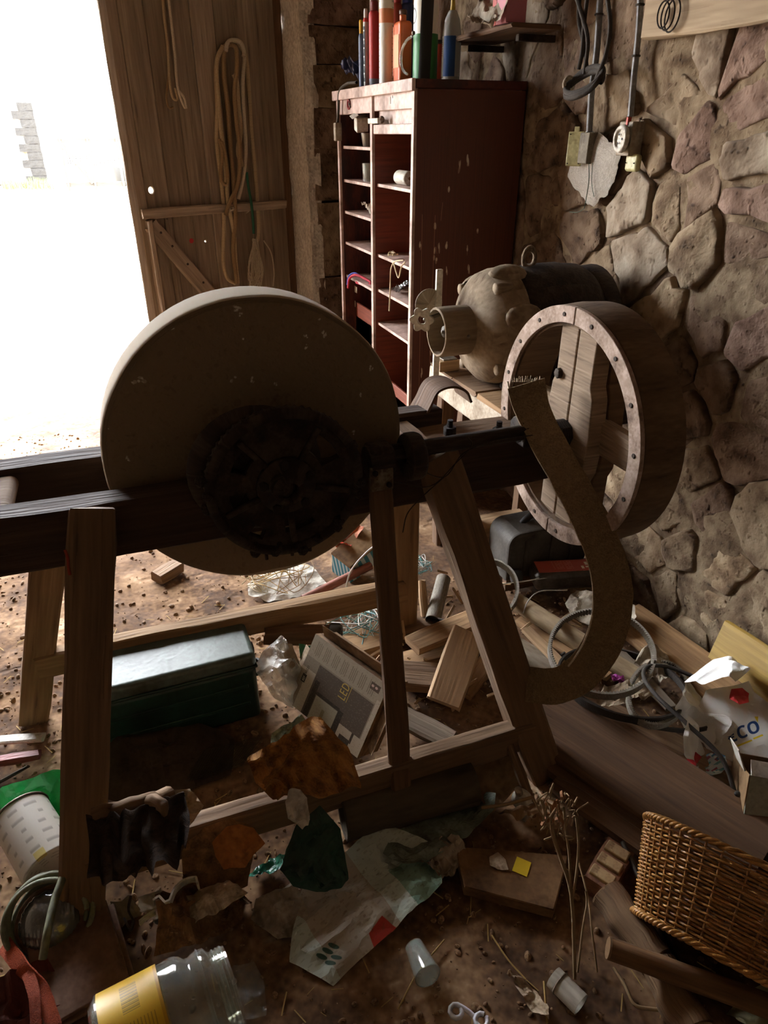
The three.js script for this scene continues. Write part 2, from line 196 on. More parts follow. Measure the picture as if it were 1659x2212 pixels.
{
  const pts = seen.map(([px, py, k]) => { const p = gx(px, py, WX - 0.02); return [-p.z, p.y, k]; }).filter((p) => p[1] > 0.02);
  const R = rng(77), S0 = -0.2, S1 = 3.75, H0 = 0.0, H1 = 2.3;
  for (let t = 0; t < 9000 && pts.length < 215; t++) { const s = S0 + (S1 - S0) * R(), h = H0 + (H1 - H0) * R(); if (pts.every((p) => Math.hypot((p[0] - s) * 0.8, p[1] - h) > 0.2)) pts.push([s, h, 'rbdgpr'[Math.floor(R() * 6)]]); }
  for (const [k, a] of pts.entries()) {
    let poly = [[S0, H0], [S1, H0], [S1, H1], [S0, H1]];
    for (const [m, b] of pts.entries()) {
      if (m === k || Math.hypot(a[0] - b[0], a[1] - b[1]) > 0.9) continue;
      const mx = (a[0] + b[0]) / 2, my = (a[1] + b[1]) / 2, nx = b[0] - a[0], ny = (b[1] - a[1]) * 1.0, out = [], f = (p) => (p[0] - mx) * nx + (p[1] - my) * ny;
      for (let i = 0; i < poly.length; i++) { const p = poly[i], q = poly[(i + 1) % poly.length], fp = f(p), fq = f(q); if (fp <= 0) out.push(p); if ((fp < 0 && fq > 0) || (fp > 0 && fq < 0)) { const u = fp / (fp - fq); out.push([p[0] + (q[0] - p[0]) * u, p[1] + (q[1] - p[1]) * u]); } }
      poly = out;
    }
    if (poly.length < 3) continue;
    const cx = poly.reduce((v, p) => v + p[0], 0) / poly.length, cy = poly.reduce((v, p) => v + p[1], 0) / poly.length; let ring = [];
    for (let i = 0; i < poly.length; i++) { const p = poly[i], q = poly[(i + 1) % poly.length], len = Math.hypot(p[0] - q[0], p[1] - q[1]); if (len < 0.02) continue; ring.push(p); if (len > 0.1) ring.push([(p[0] + q[0]) / 2, (p[1] + q[1]) / 2]); }
    if (ring.length < 4) ring = poly;
    { const nr = []; ring.forEach((p, i) => { const q = ring[(i + 1) % ring.length], len = Math.hypot(p[0] - q[0], p[1] - q[1]), st = Math.max(2, Math.min(4, Math.round(len / 0.035))); for (let k2 = 0; k2 < st; k2++) { const t = 0.12 + 0.76 * k2 / (st - 1); nr.push([p[0] + (q[0] - p[0]) * t, p[1] + (q[1] - p[1]) * t]); } }); ring = nr; }
    const gap = 0.002 + 0.016 * R(), proud = 0.014 + 0.026 * R() * R(), tilt = (R() - 0.5) * 0.12, tilt2 = (R() - 0.5) * 0.12, n = ring.length, pos = [], uv = [], idx = [];
    ring = ring.map((p) => { const dx = p[0] - cx, dy = p[1] - cy, l = Math.hypot(dx, dy), j = 1 - gap / l + 0.12 * fbm(p[0] * 12, p[1] * 12, 3, 5, 3) + 0.07 * noise3(p[0] * 45, p[1] * 45, 3, k); return [dx * j, dy * j]; });
    const layers = [[1.01, -0.02, 0], [1.0, 0.55, 0.5], [0.965, 0.92, 1], [0.8, 1, 1.2], [0.4, 1.02, 1.4]];
    for (const [sc, dp, rg] of layers) ring.forEach(([x, y]) => { const wob = 1 + (rg ? 0.05 * noise3(x * 30, y * 30, sc * 5, k) : 0), X = x * sc * wob, Y = y * sc * wob, D = dp > 0 ? proud * dp + (tilt * X + tilt2 * Y) * dp + 0.009 * rg * fbm(X * 16 + k, Y * 16, k, 7, 4) : dp; pos.push(-D, Y, -X); uv.push(X + cx + k, Y + cy); });
    pos.push(-proud - 0.01 * fbm(k, k * 2, k, 7, 3), 0, 0); uv.push(cx + k, cy);
    for (let l = 0; l < 4; l++) for (let i = 0; i < n; i++) { const p = l * n + i, q = l * n + (i + 1) % n; idx.push(p, q, p + n, q, q + n, p + n); }
    for (let i = 0; i < n; i++) idx.push(4 * n + i, 4 * n + (i + 1) % n, 5 * n);
    const q = smoothGeo(pos, idx, uv);
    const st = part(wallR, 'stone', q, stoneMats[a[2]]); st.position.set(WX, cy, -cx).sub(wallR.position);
  }
}
{ // mortar bed between the stones, uneven and nearly flush
  const nz = 150, ny = 90, pos = [], uv = [], idx = []; for (let j = 0; j <= ny; j++) for (let i = 0; i <= nz; i++) { const z = 0.3 - 4.05 * i / nz, y = 2.35 * j / ny; pos.push(WX - 0.012 - 0.03 * fbm(z * 5, y * 5, 2, 19, 5), y, z); uv.push(z, y); }
  for (let j = 0; j < ny; j++) for (let i = 0; i < nz; i++) { const a = j * (nz + 1) + i; idx.push(a, a + 1, a + nz + 1, a + 1, a + nz + 2, a + nz + 1); }
  const mo = part(wallR, 'mortar', smoothGeo(pos, idx, uv), M('#95856f', 'pit', { size: 0.35, bump: 0.008, rough: 1 })); mo.position.copy(wallR.position).negate();
}
// --- pier beside the doorway: quoins, and the limewashed splay of the reveal ---
function roughBlock(w, h, d, seed, amp = 0.012, nn = 5) { const q = new THREE.BoxGeometry(w, h, d, nn, nn, 3); const p = q.attributes.position; for (let i = 0; i < p.count; i++) { const x = p.getX(i), y = p.getY(i), z = p.getZ(i), e = 1 - 0.015 * Math.pow(Math.max(Math.abs(x) / w, Math.abs(y) / h) * 2, 6); p.setXYZ(i, x * e + amp * fbm(x * 9, y * 9, z * 9 + seed, seed, 3), y * e + amp * fbm(x * 9 + 5, y * 9, z * 9, seed + 1, 3), z + amp * 1.6 * fbm(x * 12, y * 12 + 4, z * 9, seed + 2, 4)); } const r = boxUV(q); r.computeVertexNormals(); return r; }
{
  const lime = M('#e9e2d6', 'fine', { size: 0.5, bump: 0.004, rough: 1 }), hs = [0, 0.24, 0.5, 0.72, 1.09, 1.33, 1.5, 1.68, 1.83, 2.0, 2.25];
  for (let i = 0; i < hs.length - 1; i++) {
    const h = hs[i + 1] - hs[i], y = (hs[i] + hs[i + 1]) / 2, x0 = 1.012 + 0.012 * noise3(i * 3.7, 1, 1, 4), w = 1.5 - x0, long = i % 2 ? 0.62 : 1;
    part(wallB, 'stone', roughBlock(w * long - 0.01, h - 0.004, 0.09, i + 3), stoneMats['bdrbdrbdpr'[i]], V(x0 + w * long / 2, y, BZ + 0.01 + 0.012 * noise3(i, 9, 2, 2)));
    if (long < 1) part(wallB, 'stone', roughBlock(w * 0.38 - 0.012, h - 0.004, 0.08, i + 33), stoneMats['rdbrdbrdbd'[i]], V(x0 + w * 0.81, y, BZ));
  }
  const s = part(wallB, 'limewash', roughBlock(0.07, 2.25, 0.78, 60, 0.018, 26), lime, V(0.998, 1.12, BZ - 0.335)); s.rotation.y = 0.03; bar(wallB, 'door_post', mats.dim, V(0.942, 0, -4.035), V(0.942, 2.3, -4.035), 0.026, 0.05);
}
// --- outside: yard, far house, gate, all in full daylight ---
const yardMat = M('#cfc4b4', 'pit', { size: 3, bump: 0.02, rough: 1 });
const yard = structure('yard_ground', new THREE.PlaneGeometry(90, 70, 40, 40).rotateX(-Math.PI / 2), yardMat, 'sunlit pale yard beyond the doorway', 'ground'); yard.position.set(0, -0.03, -3.9 - 35);
{
  const hm = M('#d9d2c6', 'pit', { size: 1.2, bump: 0.01, rough: 1 }), a = g(112, 398, 0), house = thing('farm_building', 'pale stone outbuilding across the bright yard', 'building', V(a.x - 2.1, 0, a.z - 0.3));
  part(house, 'wall', rbox(4, 2.3, 1, 0.02), hm, V(0, 1.15, -0.5));
  for (let i = 0; i < 10; i++) part(house, 'quoin', roughBlock(i % 2 ? 0.42 : 0.6, 0.21, 0.3, i), M('#1d1b17', 'pit', { size: 0.6, bump: 0.01 }), V(2 - (i % 2 ? 0.2 : 0.3), 0.12 + i * 0.215, 0.02));
  part(house, 'roof', rbox(3.9, 0.1, 1.2, 0.03), hm, V(-0.35, 2.35, -0.6), [0.25, 0, 0]);
  const p1 = g(212, 408, 0), gate = thing('yard_gate', 'wooden framed wire mesh gate standing in the bright yard', 'gate', p1), gm = M('#3c3730', 'grain', { size: 0.8 }), wm = plain('#131313', 0.8);
  for (const [p, q] of [[V(-0.75, -0.04, 0), V(-0.75, 1.25, 0)], [V(0.7, -0.04, 0), V(0.7, 1.25, 0)], [V(-0.05, -0.04, 0), V(-0.05, 1.25, 0)], [V(-0.8, 1.22, 0), V(0.75, 1.22, 0)], [V(-0.8, 0.12, 0), V(0.75, 0.12, 0)], [V(-0.72, 1.1, 0.03), V(-0.1, 0.15, 0.03)]]) bar(gate, 'gate_rail', gm, p, q, 0.12, 0.06);
  const w = []; for (let i = 0; i < 26; i++) w.push(moved(new THREE.BoxGeometry(0.012, 0.62, 0.012), -0.7 + i * 0.055, 0.9, -0.02)); for (let i = 0; i < 12; i++) w.push(moved(new THREE.BoxGeometry(1.4, 0.012, 0.012), 0, 0.6 + i * 0.055, -0.02)); part(gate, 'wire_mesh', merge(w), wm);
  const p2 = g(268, 402, 0), tb = thing('trough', 'grey trough behind the mesh gate', 'trough', p2.clone().add(V(0.1, 0, -0.6))); part(tb, 'basin', lathe([[0, 0], [0.3, 0], [0.36, 0.5], [0.33, 0.5], [0.27, 0.06], [0, 0.06]]), plain('#1b1d1e', 0.6)); part(tb, 'rim', new THREE.TorusGeometry(0.345, 0.02, 8, 28).rotateX(Math.PI / 2), plain('#8b9092', 0.5), V(0, 0.5, 0));
  const p3 = g(27, 388, 0), pole = thing('utility_pole', 'tall dark pole against the white sky', 'pole', p3); part(pole, 'shaft', cyl(0.07, 4.9, 12), plain('#1c1a18', 0.8)); part(pole, 'cap', lathe([[0.09, 0], [0.09, 0.05], [0, 0.09]]), plain('#1c1a18', 0.8), V(0, 4.9, 0));
  const R = rng(5), blades = []; for (let i = 0; i < 240; i++) { const q = g(5 + R() * 110, 402 + R() * 6, 0), b = new THREE.ConeGeometry(0.02, 0.18 + 0.2 * R(), 3); blades.push(moved(b, q.x, 0.1, q.z, (R() - 0.5) * 0.6, R() * 3, (R() - 0.5) * 0.6)); } const gr = new THREE.Mesh(merge(blades), plain('#56662f', 0.9)); gr.name = 'grass'; tag(gr, 'strip of grass growing along the foot of the outbuilding', 'grass', null, 'stuff'); scene.add(gr);
}
// --- door leaf: planks, ledge, brace ---
const HING = V(0.93, 0, -4.0), FREE = V(0.148, 0, -3.73), DL = HING.distanceTo(FREE), DN = V(HING.z - FREE.z, 0, -(HING.x - FREE.x)).normalize().multiplyScalar(-1);   // DN points into the room
const onDoor = (px, py, off = 0.0) => gp(px, py, FREE.clone().addScaledVector(DN, off), DN);
{
  const d = structure('door_1', null, null, 'ajar plank barn door with ledge and diagonal brace', 'door'); d.position.copy(FREE); d.quaternion.setFromRotationMatrix(new THREE.Matrix4().makeBasis(HING.clone().sub(FREE).normalize(), V(0, 1, 0), DN));
  const loc = (px, py) => { const p = onDoor(px, py); return [p.clone().sub(FREE).dot(HING.clone().sub(FREE).normalize()), p.y]; };
  const edges = [0, 0.05, 0.165, 0.275, 0.385, 0.5, 0.61, 0.725, DL], holes = [loc(328, 411), loc(447, 522)], mm = [mats.door2, mats.door, mats.door3, mats.door, mats.door2, mats.door3, mats.door, mats.door3];
  for (let i = 0; i < edges.length - 1; i++) {
    const w = edges[i + 1] - edges[i] - 0.0094, c = edges[i] + w / 2 + 0.0047, s = new THREE.Shape(), H = 2.2; s.moveTo(-w / 2, 0.03); s.lineTo(w / 2, 0.03); s.lineTo(w / 2, H); s.lineTo(-w / 2, H); s.closePath();
    holes.forEach(([hx, hy], k) => { if (hx > edges[i] + 0.02 && hx < edges[i + 1] - 0.02) { const r = k ? 0.009 : 0.017, p = new THREE.Path(); p.absellipse(hx - c, hy, r, r * 1.1, 0, 6.283); s.holes.push(p); } });
    const q = new THREE.ExtrudeGeometry(s, { depth: 0.014, bevelEnabled: true, bevelThickness: 0.006, bevelSize: 0.0045, bevelSegments: 1, curveSegments: 10 }); const uv = q.attributes.uv, ps = q.attributes.position; for (let k = 0; k < uv.count; k++) uv.setXY(k, ps.getY(k) + i * 0.31, ps.getX(k) + ps.getZ(k) + i * 0.17);
    part(d, 'plank', q, mm[i], V(c, 0, -0.026 + 0.004 * noise3(i, 2, 3, 1)));
  }
  const L = (px, py, z) => { const [x, y] = loc(px, py); return V(x, y, z); };
  bar(d, 'ledge', mats.door2, L(302, 462, 0.02), L(600, 441, 0.02).setX(DL - 0.02), 0.045, 0.03);
  bar(d, 'ledge', mats.door2, V(0.02, 0.2, 0.015), V(DL - 0.02, 0.2, 0.015), 0.09, 0.03);
  const b0 = L(322, 484, 0.014), b1 = L(440, 622, 0.014), bd = b1.clone().sub(b0); bar(d, 'brace', mats.door2, b0, b0.clone().addScaledVector(bd, 2.0), 0.075, 0.026);
  for (const t of [0.12, 0.32, 0.6, 0.9]) part(d, 'bolt_head', cyl(0.006, 0.004, 8, 0.001), mats.iron, b0.clone().addScaledVector(bd, t).add(V(0.012, 0, 0.014)), [Math.PI / 2, 0, 0]);
  bar(d, 'stile', mats.door2, V(0.035, 0.05, 0.004), V(0.035, 1.03, 0.004), 0.07, 0.026); bar(d, 'stile', mats.door3, V(0.13, 0.05, 0.003), V(0.13, 1.03, 0.003), 0.03, 0.02);
  bar(d, 'lit_edge_strip', M('#d8cfc2', 'grain', { size: 0.8, rough: 0.7 }), V(-0.012, 0.05, -0.012), V(-0.012, 2.2, -0.012), 0.012, 0.04);  // off-white colour paints in the daylight on the free edge
  part(d, 'paint_spot', new THREE.CircleGeometry(0.012, 12), plain('#b4272c', 0.7), L(413, 520, 0.003));
  part(d, 'nail', tube([V(0, 0, 0), V(0, 0.004, 0.03), V(0, 0.02, 0.045)], 0.004), mats.iron, L(500, 97, 0));
  part(d, 'nail', tube([V(0, 0, 0), V(0, 0.004, 0.03), V(0, 0.02, 0.045)], 0.004), mats.iron, L(367, -20, 0));
  // rope hung over its upper nail, and the hank
  const rp = (list, off, name, r, mat, o) => tube(list.map(([x, y], i) => onDoor(x, y, off + 0.006 * noise3(i, x * 0.02, y * 0.02, 3))), r, o);
  const h1 = thing('hanging_rope', 'doubled thin cord hanging alone on the upper door planks', 'rope', onDoor(367, -20)); const back = (q, o) => q.translate(-o.x, -o.y, -o.z);
  part(h1, 'strand', back(rp([[350, -25], [354, 30], [362, 100], [368, 190], [375, 214], [383, 216], [378, 190]], 0.02, '', 0.0055), h1.position), mats.rope);
  part(h1, 'strand', back(rp([[362, -25], [368, 30], [378, 120], [384, 190], [394, 222], [402, 236], [398, 212], [386, 196]], 0.03, '', 0.006), h1.position), mats.rope3);
  part(h1, 'strand', back(rp([[352, -22], [358, 60], [364, 160], [360, 215], [366, 234], [374, 232]], 0.012, '', 0.005), h1.position), mats.rope2);
  const h2 = thing('rope_hank', 'hank of thick old ropes hung on a nail over the door planks', 'rope', onDoor(500, 97));
  const strands = [[[498, 92], [475, 112], [467, 150], [470, 230], [468, 300], [478, 390], [484, 470], [483, 570], [492, 602], [508, 612]], [[500, 90], [486, 105], [484, 160], [492, 230], [498, 320], [505, 400], [508, 470], [504, 540], [512, 612]], [[502, 88], [520, 92], [528, 115], [524, 180], [528, 260], [531, 320], [526, 380], [515, 430]], [[494, 96], [508, 100], [512, 140], [507, 200], [511, 260], [518, 330], [513, 400], [495, 440], [488, 465]], [[515, 92], [530, 120], [538, 200], [543, 280], [550, 360], [556, 440], [558, 510], [552, 530]], [[482, 100], [469, 130], [472, 220], [480, 300], [487, 360], [493, 440], [505, 500], [509, 560], [514, 612]], [[505, 160], [510, 170], [515, 230], [520, 280], [515, 330], [524, 360]], [[474, 300], [480, 330], [478, 390], [490, 400], [486, 330], [478, 305]]];
  strands.forEach((s, i) => part(h2, 'strand', back(rp(s, 0.02 + 0.012 * (i % 4), '', [0.0105, 0.012, 0.01, 0.011, 0.01, 0.011, 0.012, 0.009][i]), h2.position), [mats.rope, mats.rope2, mats.rope3, mats.rope2, mats.rope, mats.rope][i % 6]));
  part(h2, 'bend', back(rp([[488, 110], [492, 92], [505, 87], [520, 92], [527, 110], [526, 122]], 0.055, '', 0.01), h2.position), mats.rope3);
  part(h2, 'knot', back(tube(jumble(onDoor(497, 455, 0.035), 0.026, 14, 4, 0.9), 0.005), h2.position), mats.rope3);
  const R = rng(12), ends = []; for (let i = 0; i < 34; i++) { const a = onDoor(545 + R() * 14, 515 + R() * 12, 0.03), b = onDoor(535 + R() * 34, 575 + R() * 30, 0.03 + 0.04 * R()), c = onDoor(538 + R() * 28, 612 + R() * 12, 0.03 + 0.02 * R()); ends.push(tube([a, b, c], 0.0022, { n: 8, sides: 4 })); }
  const fr = part(h2, 'frayed_end', back(merge(ends), h2.position), mats.rope3); fr.userData.kind = 'stuff';
  for (const s of [[[526, 440], [540, 452], [532, 460]], [[528, 445], [548, 448], [556, 452]], [[570, 520], [585, 545], [592, 590], [590, 618]]]) part(h2, 'loose_yarn', back(rp(s, 0.03, '', 0.0035), h2.position), mats.rope3);
  solo('green_rope', 'dark green cord dangling among the ropes on the door', 'cord', rp([[533, 372], [536, 400], [543, 440], [547, 480], [548, 505]], 0.045, '', 0.007), mats.greenCord);
}

// ================= grindstone bench =================
{
  const AXX = 0.222, AXY = 0.822, ROD_Y = 0.826, ROD_Z = -1.2;
  const m = thing('grindstone_machine', 'belt driven sandstone grinding wheel on a splay legged timber bench', 'grindstone', V(0.22, 0, -1.27)), o = m.position, L = (x, y, z) => V(x - o.x, y - o.y, z - o.z);
  const add = (name, mat, p, q, h, d, k) => bar(m, name, mat, L(...p), L(...q), h, d, k);
  add('beam', mats.benchDark, [-0.72, 0.74, -1.256], [0.86, 0.74, -1.256], 0.12, 0.074, { wob: 0.004, ch: 0.008, n: 22 });
  add('beam', mats.benchDark, [-0.72, 0.74, -1.485], [0.7, 0.74, -1.485], 0.12, 0.072, { wob: 0.004, ch: 0.008, n: 22 });
  // top boards laid across
  part(m, 'cross_board', rbox(0.34, 0.03, 0.16, 0.035, 3), mats.old, L(-0.43, 0.775, -1.37));
  add('cross_board', mats.bench, [0.58, 0.775, -1.3], [0.58, 0.775, -1.445], 0.03, 0.05); add('tray_board', mats.bench, [0.6, 0.757, -1.37], [0.88, 0.757, -1.37], 0.02, 0.15, { wob: 0.003 });
  // legs
  add('leg', mats.bench, [-0.115, 0.795, -1.222], [-0.29, 0.0, -0.965], 0.06, 0.084, { up: V(0, 0.3, 1), wob: 0.003 });
  add('leg', mats.bench, [0.575, 0.795, -1.222], [0.785, 0.0, -0.965], 0.06, 0.088, { up: V(0, 0.3, 1), wob: 0.003 });
  add('leg', mats.benchPale, [-0.2, 0.74, -1.5], [-0.42, 0.0, -1.61], 0.05, 0.075, { up: V(0, -0.1, 1), wob: 0.003 });
  add('leg', mats.benchPale, [0.61, 0.74, -1.5], [0.66, 0.0, -1.6], 0.05, 0.085, { up: V(0, -0.1, 1), wob: 0.003 });
  { const a = L(-0.115, 0.795, -1.222), b = L(-0.29, 0.0, -0.965), n = V(0, 0.3, 1), d = b.clone().sub(a).normalize(); n.addScaledVector(d, -n.dot(d)).normalize(); const p0 = a.clone().add(o).addScaledVector(n, 0.0318); part(m, 'red_paint_mark', tube([[140, 1188], [146, 1205], [148, 1228], [151, 1242]].map(([x, y]) => gp(x, y, p0, n).sub(o)), 0.0028, { sides: 5 }), plain('#8a3420', 0.9)); }
  part(m, 'foot_block', rbox(0.16, 0.05, 0.12, 0.008), mats.bench, L(0.67, 0.025, -1.6));
  add('stretcher', mats.bench, [-0.25, 0.125, -1.0], [0.75, 0.125, -1.0], 0.085, 0.04, { wob: 0.003, n: 20 });
  add('stretcher', mats.benchPale, [-0.36, 0.21, -1.565], [0.64, 0.21, -1.545], 0.075, 0.04, { wob: 0.004, n: 20 });
  add('lever_slat', mats.dim, [0.435, 0.8, -1.192], [0.405, 0.09, -0.97], 0.018, 0.05, { up: V(0, 0.3, 1) });
  // the stone: dressed disc with worn arrises, droppings and stains printed on the faces
  {
    const R = 0.312, t = 0.11, N = 72, prof = [[0.03, 0], [R - 0.012, 0], [R - 0.003, 0.004], [R, 0.014], [R, t - 0.014], [R - 0.003, t - 0.004], [R - 0.012, t], [0.03, t]], pos = [], uv = [], idx = [];
    const full = []; for (let k = 0; k < prof.length - 1; k++) { const steps = k === 0 || k === prof.length - 2 ? 7 : 1; for (let s = 0; s < steps; s++) full.push([0, 1].map((c) => prof[k][c] + (prof[k + 1][c] - prof[k][c]) * s / steps)); } full.push(prof.at(-1));
    for (const [r, z] of full) for (let i = 0; i <= N; i++) { const a = i / N * 6.28318, rr = r + (r > 0.28 ? 0.0022 * fbm(Math.cos(a) * 4, Math.sin(a) * 4, z * 20, 3, 3) : 0), zz = z + 0.0012 * fbm(Math.cos(a) * r * 20, Math.sin(a) * r * 20, z > 0.05 ? 4 : 1, 5, 3); pos.push(Math.cos(a) * rr, Math.sin(a) * rr, -t / 2 + zz); const side = r > R - 0.006; uv.push(side ? a / 6.283 : 0.5 + 0.5 * Math.cos(a) * r / R, side ? 0.004 + z * 0.1 : 0.5 + 0.5 * Math.sin(a) * r / R); }
    for (let j = 0; j < full.length - 1; j++) for (let i = 0; i < N; i++) { const p = j * (N + 1) + i; idx.push(p, p + 1, p + N + 1, p + 1, p + N + 2, p + N + 1); }
    const face = gz(0, 0, -1.315), map = paint(1024, 1024, (x, w, h) => {
      x.fillStyle = '#7e6c54'; x.fillRect(0, 0, w, h); const r = rng(9);
      for (let i = 0; i < 5200; i++) { const k = r(), c = k < 0.4 ? '92,76,54' : k < 0.7 ? '138,120,94' : k < 0.85 ? '70,56,42' : '150,132,106'; x.fillStyle = `rgba(${c},${0.05 + 0.14 * r()})`; x.beginPath(); x.ellipse(r() * w, r() * h, 1 + 16 * r() * r(), 1 + 9 * r() * r(), r() * 3, 0, 6.3); x.fill(); }
      for (let i = 0; i < 260; i++) { const a = r() * 6.3, d = 0.22 * Math.sqrt(r()) * w; x.fillStyle = `rgba(52,38,26,${0.04 + 0.1 * r()})`; x.beginPath(); x.ellipse(w / 2 + Math.cos(a) * d * 1.1 - 20, h / 2 - Math.sin(a) * d + 30, 3 + 22 * r(), 2 + 12 * r(), r() * 3, 0, 6.3); x.fill(); }   // oil round the hub
      const spot = (px, py, rx, ry, n) => { const p = gz(px, py, -1.315), u = 0.5 + (p.x - AXX) / R / 2, v = 0.5 - (p.y - AXY) / R / 2; for (let i = 0; i < n; i++) { x.fillStyle = `rgba(214,212,196,${0.35 + 0.5 * r()})`; x.beginPath(); x.ellipse(u * w + (r() - 0.5) * rx * 2, v * h + (r() - 0.5) * ry * 2, 2 + rx * 0.35 * r(), 2 + ry * 0.45 * r(), r() * 0.8, 0, 6.3); x.fill(); } };
      x.fillStyle = '#b3a48c'; x.fillRect(0, 1000, w, 24);   // paler strip for the rim: the daylight falling on it is painted in
      for (const s of [[298, 822, 18, 10, 10], [513, 665, 10, 8, 10], [520, 678, 4, 6, 5], [660, 725, 6, 7, 6], [700, 720, 6, 10, 8], [662, 748, 4, 6, 5], [545, 820, 5, 9, 6], [595, 830, 4, 7, 5], [500, 815, 12, 14, 3], [527, 732, 4, 3, 4], [802, 795, 5, 7, 6], [780, 853, 4, 7, 5], [275, 990, 5, 10, 6], [372, 706, 4, 12, 4], [410, 670, 7, 4, 4], [535, 887, 12, 5, 5], [763, 935, 5, 8, 5], [465, 972, 5, 7, 5], [232, 922, 4, 8, 3], [690, 690, 3, 4, 3]]) spot(...s);
    });
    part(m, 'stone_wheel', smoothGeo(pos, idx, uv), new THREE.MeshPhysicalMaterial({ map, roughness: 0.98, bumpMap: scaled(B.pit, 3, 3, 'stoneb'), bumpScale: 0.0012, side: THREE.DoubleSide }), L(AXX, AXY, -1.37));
    part(m, 'axle', cyl(0.024, 0.42, 16), mats.iron, L(AXX, AXY, -1.55), [Math.PI / 2, 0, 0]);
    for (const z of [-1.256, -1.485]) part(m, 'bearing_block', merge([rbox(0.1, 0.05, 0.06, 0.006), moved(cyl(0.042, 0.062, 16), 0, 0.01, -0.031, Math.PI / 2)]), mats.iron, L(AXX, 0.815, z));
  }
  // cast iron crown wheel: toothed rim, web with three windows, hub and bolts
  {
    const R = 0.152, s = new THREE.Shape(), n = 64; for (let i = 0; i <= n * 2; i++) { const a = i / (n * 2) * 6.28318, r = R - (i % 2 ? 0.004 : 0); i ? s.lineTo(Math.cos(a) * r, Math.sin(a) * r) : s.moveTo(r, 0); }
    for (const [a0, a1, r0, r1] of [[0.35, 1.0, 0.075, 0.115], [2.3, 2.75, 0.08, 0.11], [4.62, 5.25, 0.09, 0.105], [4.0, 4.25, 0.1, 0.125], [3.2, 3.6, 0.075, 0.11]]) { const h = new THREE.Path(); h.absarc(0, 0, r1, a0, a1, false); h.absarc(0, 0, r0, a1, a0, true); h.closePath(); s.holes.push(h); }
    const gear = part(m, 'crown_wheel', boxUV(new THREE.ExtrudeGeometry(s, { depth: 0.016, bevelEnabled: true, bevelThickness: 0.002, bevelSize: 0.001, bevelSegments: 1, curveSegments: 10 })), mats.iron, L(AXX + 0.012, AXY - 0.008, -1.175)); gear.userData.label = 'dark oily iron crown wheel with open windows';
    part(gear, 'rim', lathe([[R - 0.02, 0], [R - 0.004, 0], [R, 0.004], [R, 0.02], [R - 0.016, 0.026], [R - 0.02, 0]], 48).rotateX(Math.PI / 2), mats.iron, V(0, 0, 0.004));
    part(gear, 'hub', lathe([[0.02, 0], [0.058, 0], [0.056, 0.012], [0.034, 0.018], [0.03, 0.034], [0.018, 0.036], [0.018, 0.006], [0, 0.006]]).rotateX(Math.PI / 2), mats.iron, V(0, 0, 0.016));
    for (let i = 0; i < 5; i++) part(gear, 'bolt', new THREE.CylinderGeometry(0.009, 0.009, 0.012, 6).rotateX(Math.PI / 2), mats.iron, V(Math.cos(i * 1.257 + 0.4) * 0.047, Math.sin(i * 1.257 + 0.4) * 0.047, 0.032));
    for (let i = 0; i < 5; i++) { const a = i * 1.257 + 1; part(gear, 'web_rib', rbox(0.075, 0.012, 0.012, 0.004), mats.iron, V(Math.cos(a) * 0.09, Math.sin(a) * 0.09, 0.02), [0, 0, a]); }
    const R2 = rng(3), gr = []; for (let i = 0; i < 26; i++) { const a = R2() * 6.28, r = 0.13 + 0.03 * R2(); gr.push(moved(new THREE.IcosahedronGeometry(0.006 + 0.008 * R2(), 0), Math.cos(a) * r, Math.sin(a) * r, 0.01 + 0.015 * R2())); } part(gear, 'grease', merge(gr), mats.iron).userData.kind = 'stuff';
    for (const [a, l] of [[-1.9, 0.02], [-1.55, 0.014], [-1.3, 0.017]]) part(gear, 'grease_drip', tube([V(Math.cos(a) * R, Math.sin(a) * R, 0.008), V(Math.cos(a) * R, Math.sin(a) * R - l, 0.009)], 0.0035), mats.iron);
    part(m, 'gear_casing', lathe([[0.03, 0], [0.12, 0], [0.13, 0.01], [0.11, 0.03], [0.03, 0.03]], 30).rotateX(Math.PI / 2), mats.iron, L(AXX - 0.035, AXY + 0.01, -1.215));
  }
  // second shaft with pinion and bearings
  part(m, 'shaft', cyl(0.017, 0.6, 16), mats.iron, L(0.46, ROD_Y, ROD_Z), [0, 0, -Math.PI / 2]);
  part(m, 'pinion', lathe([[0.012, 0], [0.046, 0], [0.05, 0.006], [0.05, 0.026], [0.046, 0.034], [0.03, 0.04], [0.012, 0.044]], 22), mats.iron, L(0.488, ROD_Y - 0.008, ROD_Z + 0.015), [0, 0, -Math.PI / 2]);
  part(m, 'bearing_housing', merge([rbox(0.05, 0.07, 0.05, 0.008), moved(cyl(0.034, 0.054, 16), 0.027, 0, 0, 0, 0, Math.PI / 2)]), mats.iron, L(0.435, ROD_Y - 0.01, ROD_Z + 0.005));
  part(m, 'bearing_housing', merge([rbox(0.06, 0.05, 0.07, 0.008), moved(cyl(0.03, 0.064, 16), 0.032, 0.01, 0, 0, 0, Math.PI / 2)]), mats.iron, L(0.8, ROD_Y - 0.01, ROD_Z - 0.02));
  const plate = part(m, 'bearing_plate', rbox(0.05, 0.055, 0.006, 0.002), M('#8d8779', 'rust', { size: 0.2, rough: 0.6, metal: 0.3 }), L(0.43, 0.79, -1.165));
  for (const [dx, dy] of [[-0.015, 0.015], [0.015, -0.015]]) part(plate, 'bolt', new THREE.CylinderGeometry(0.006, 0.006, 0.008, 6).rotateX(Math.PI / 2), mats.iron, V(dx, dy, 0.005));
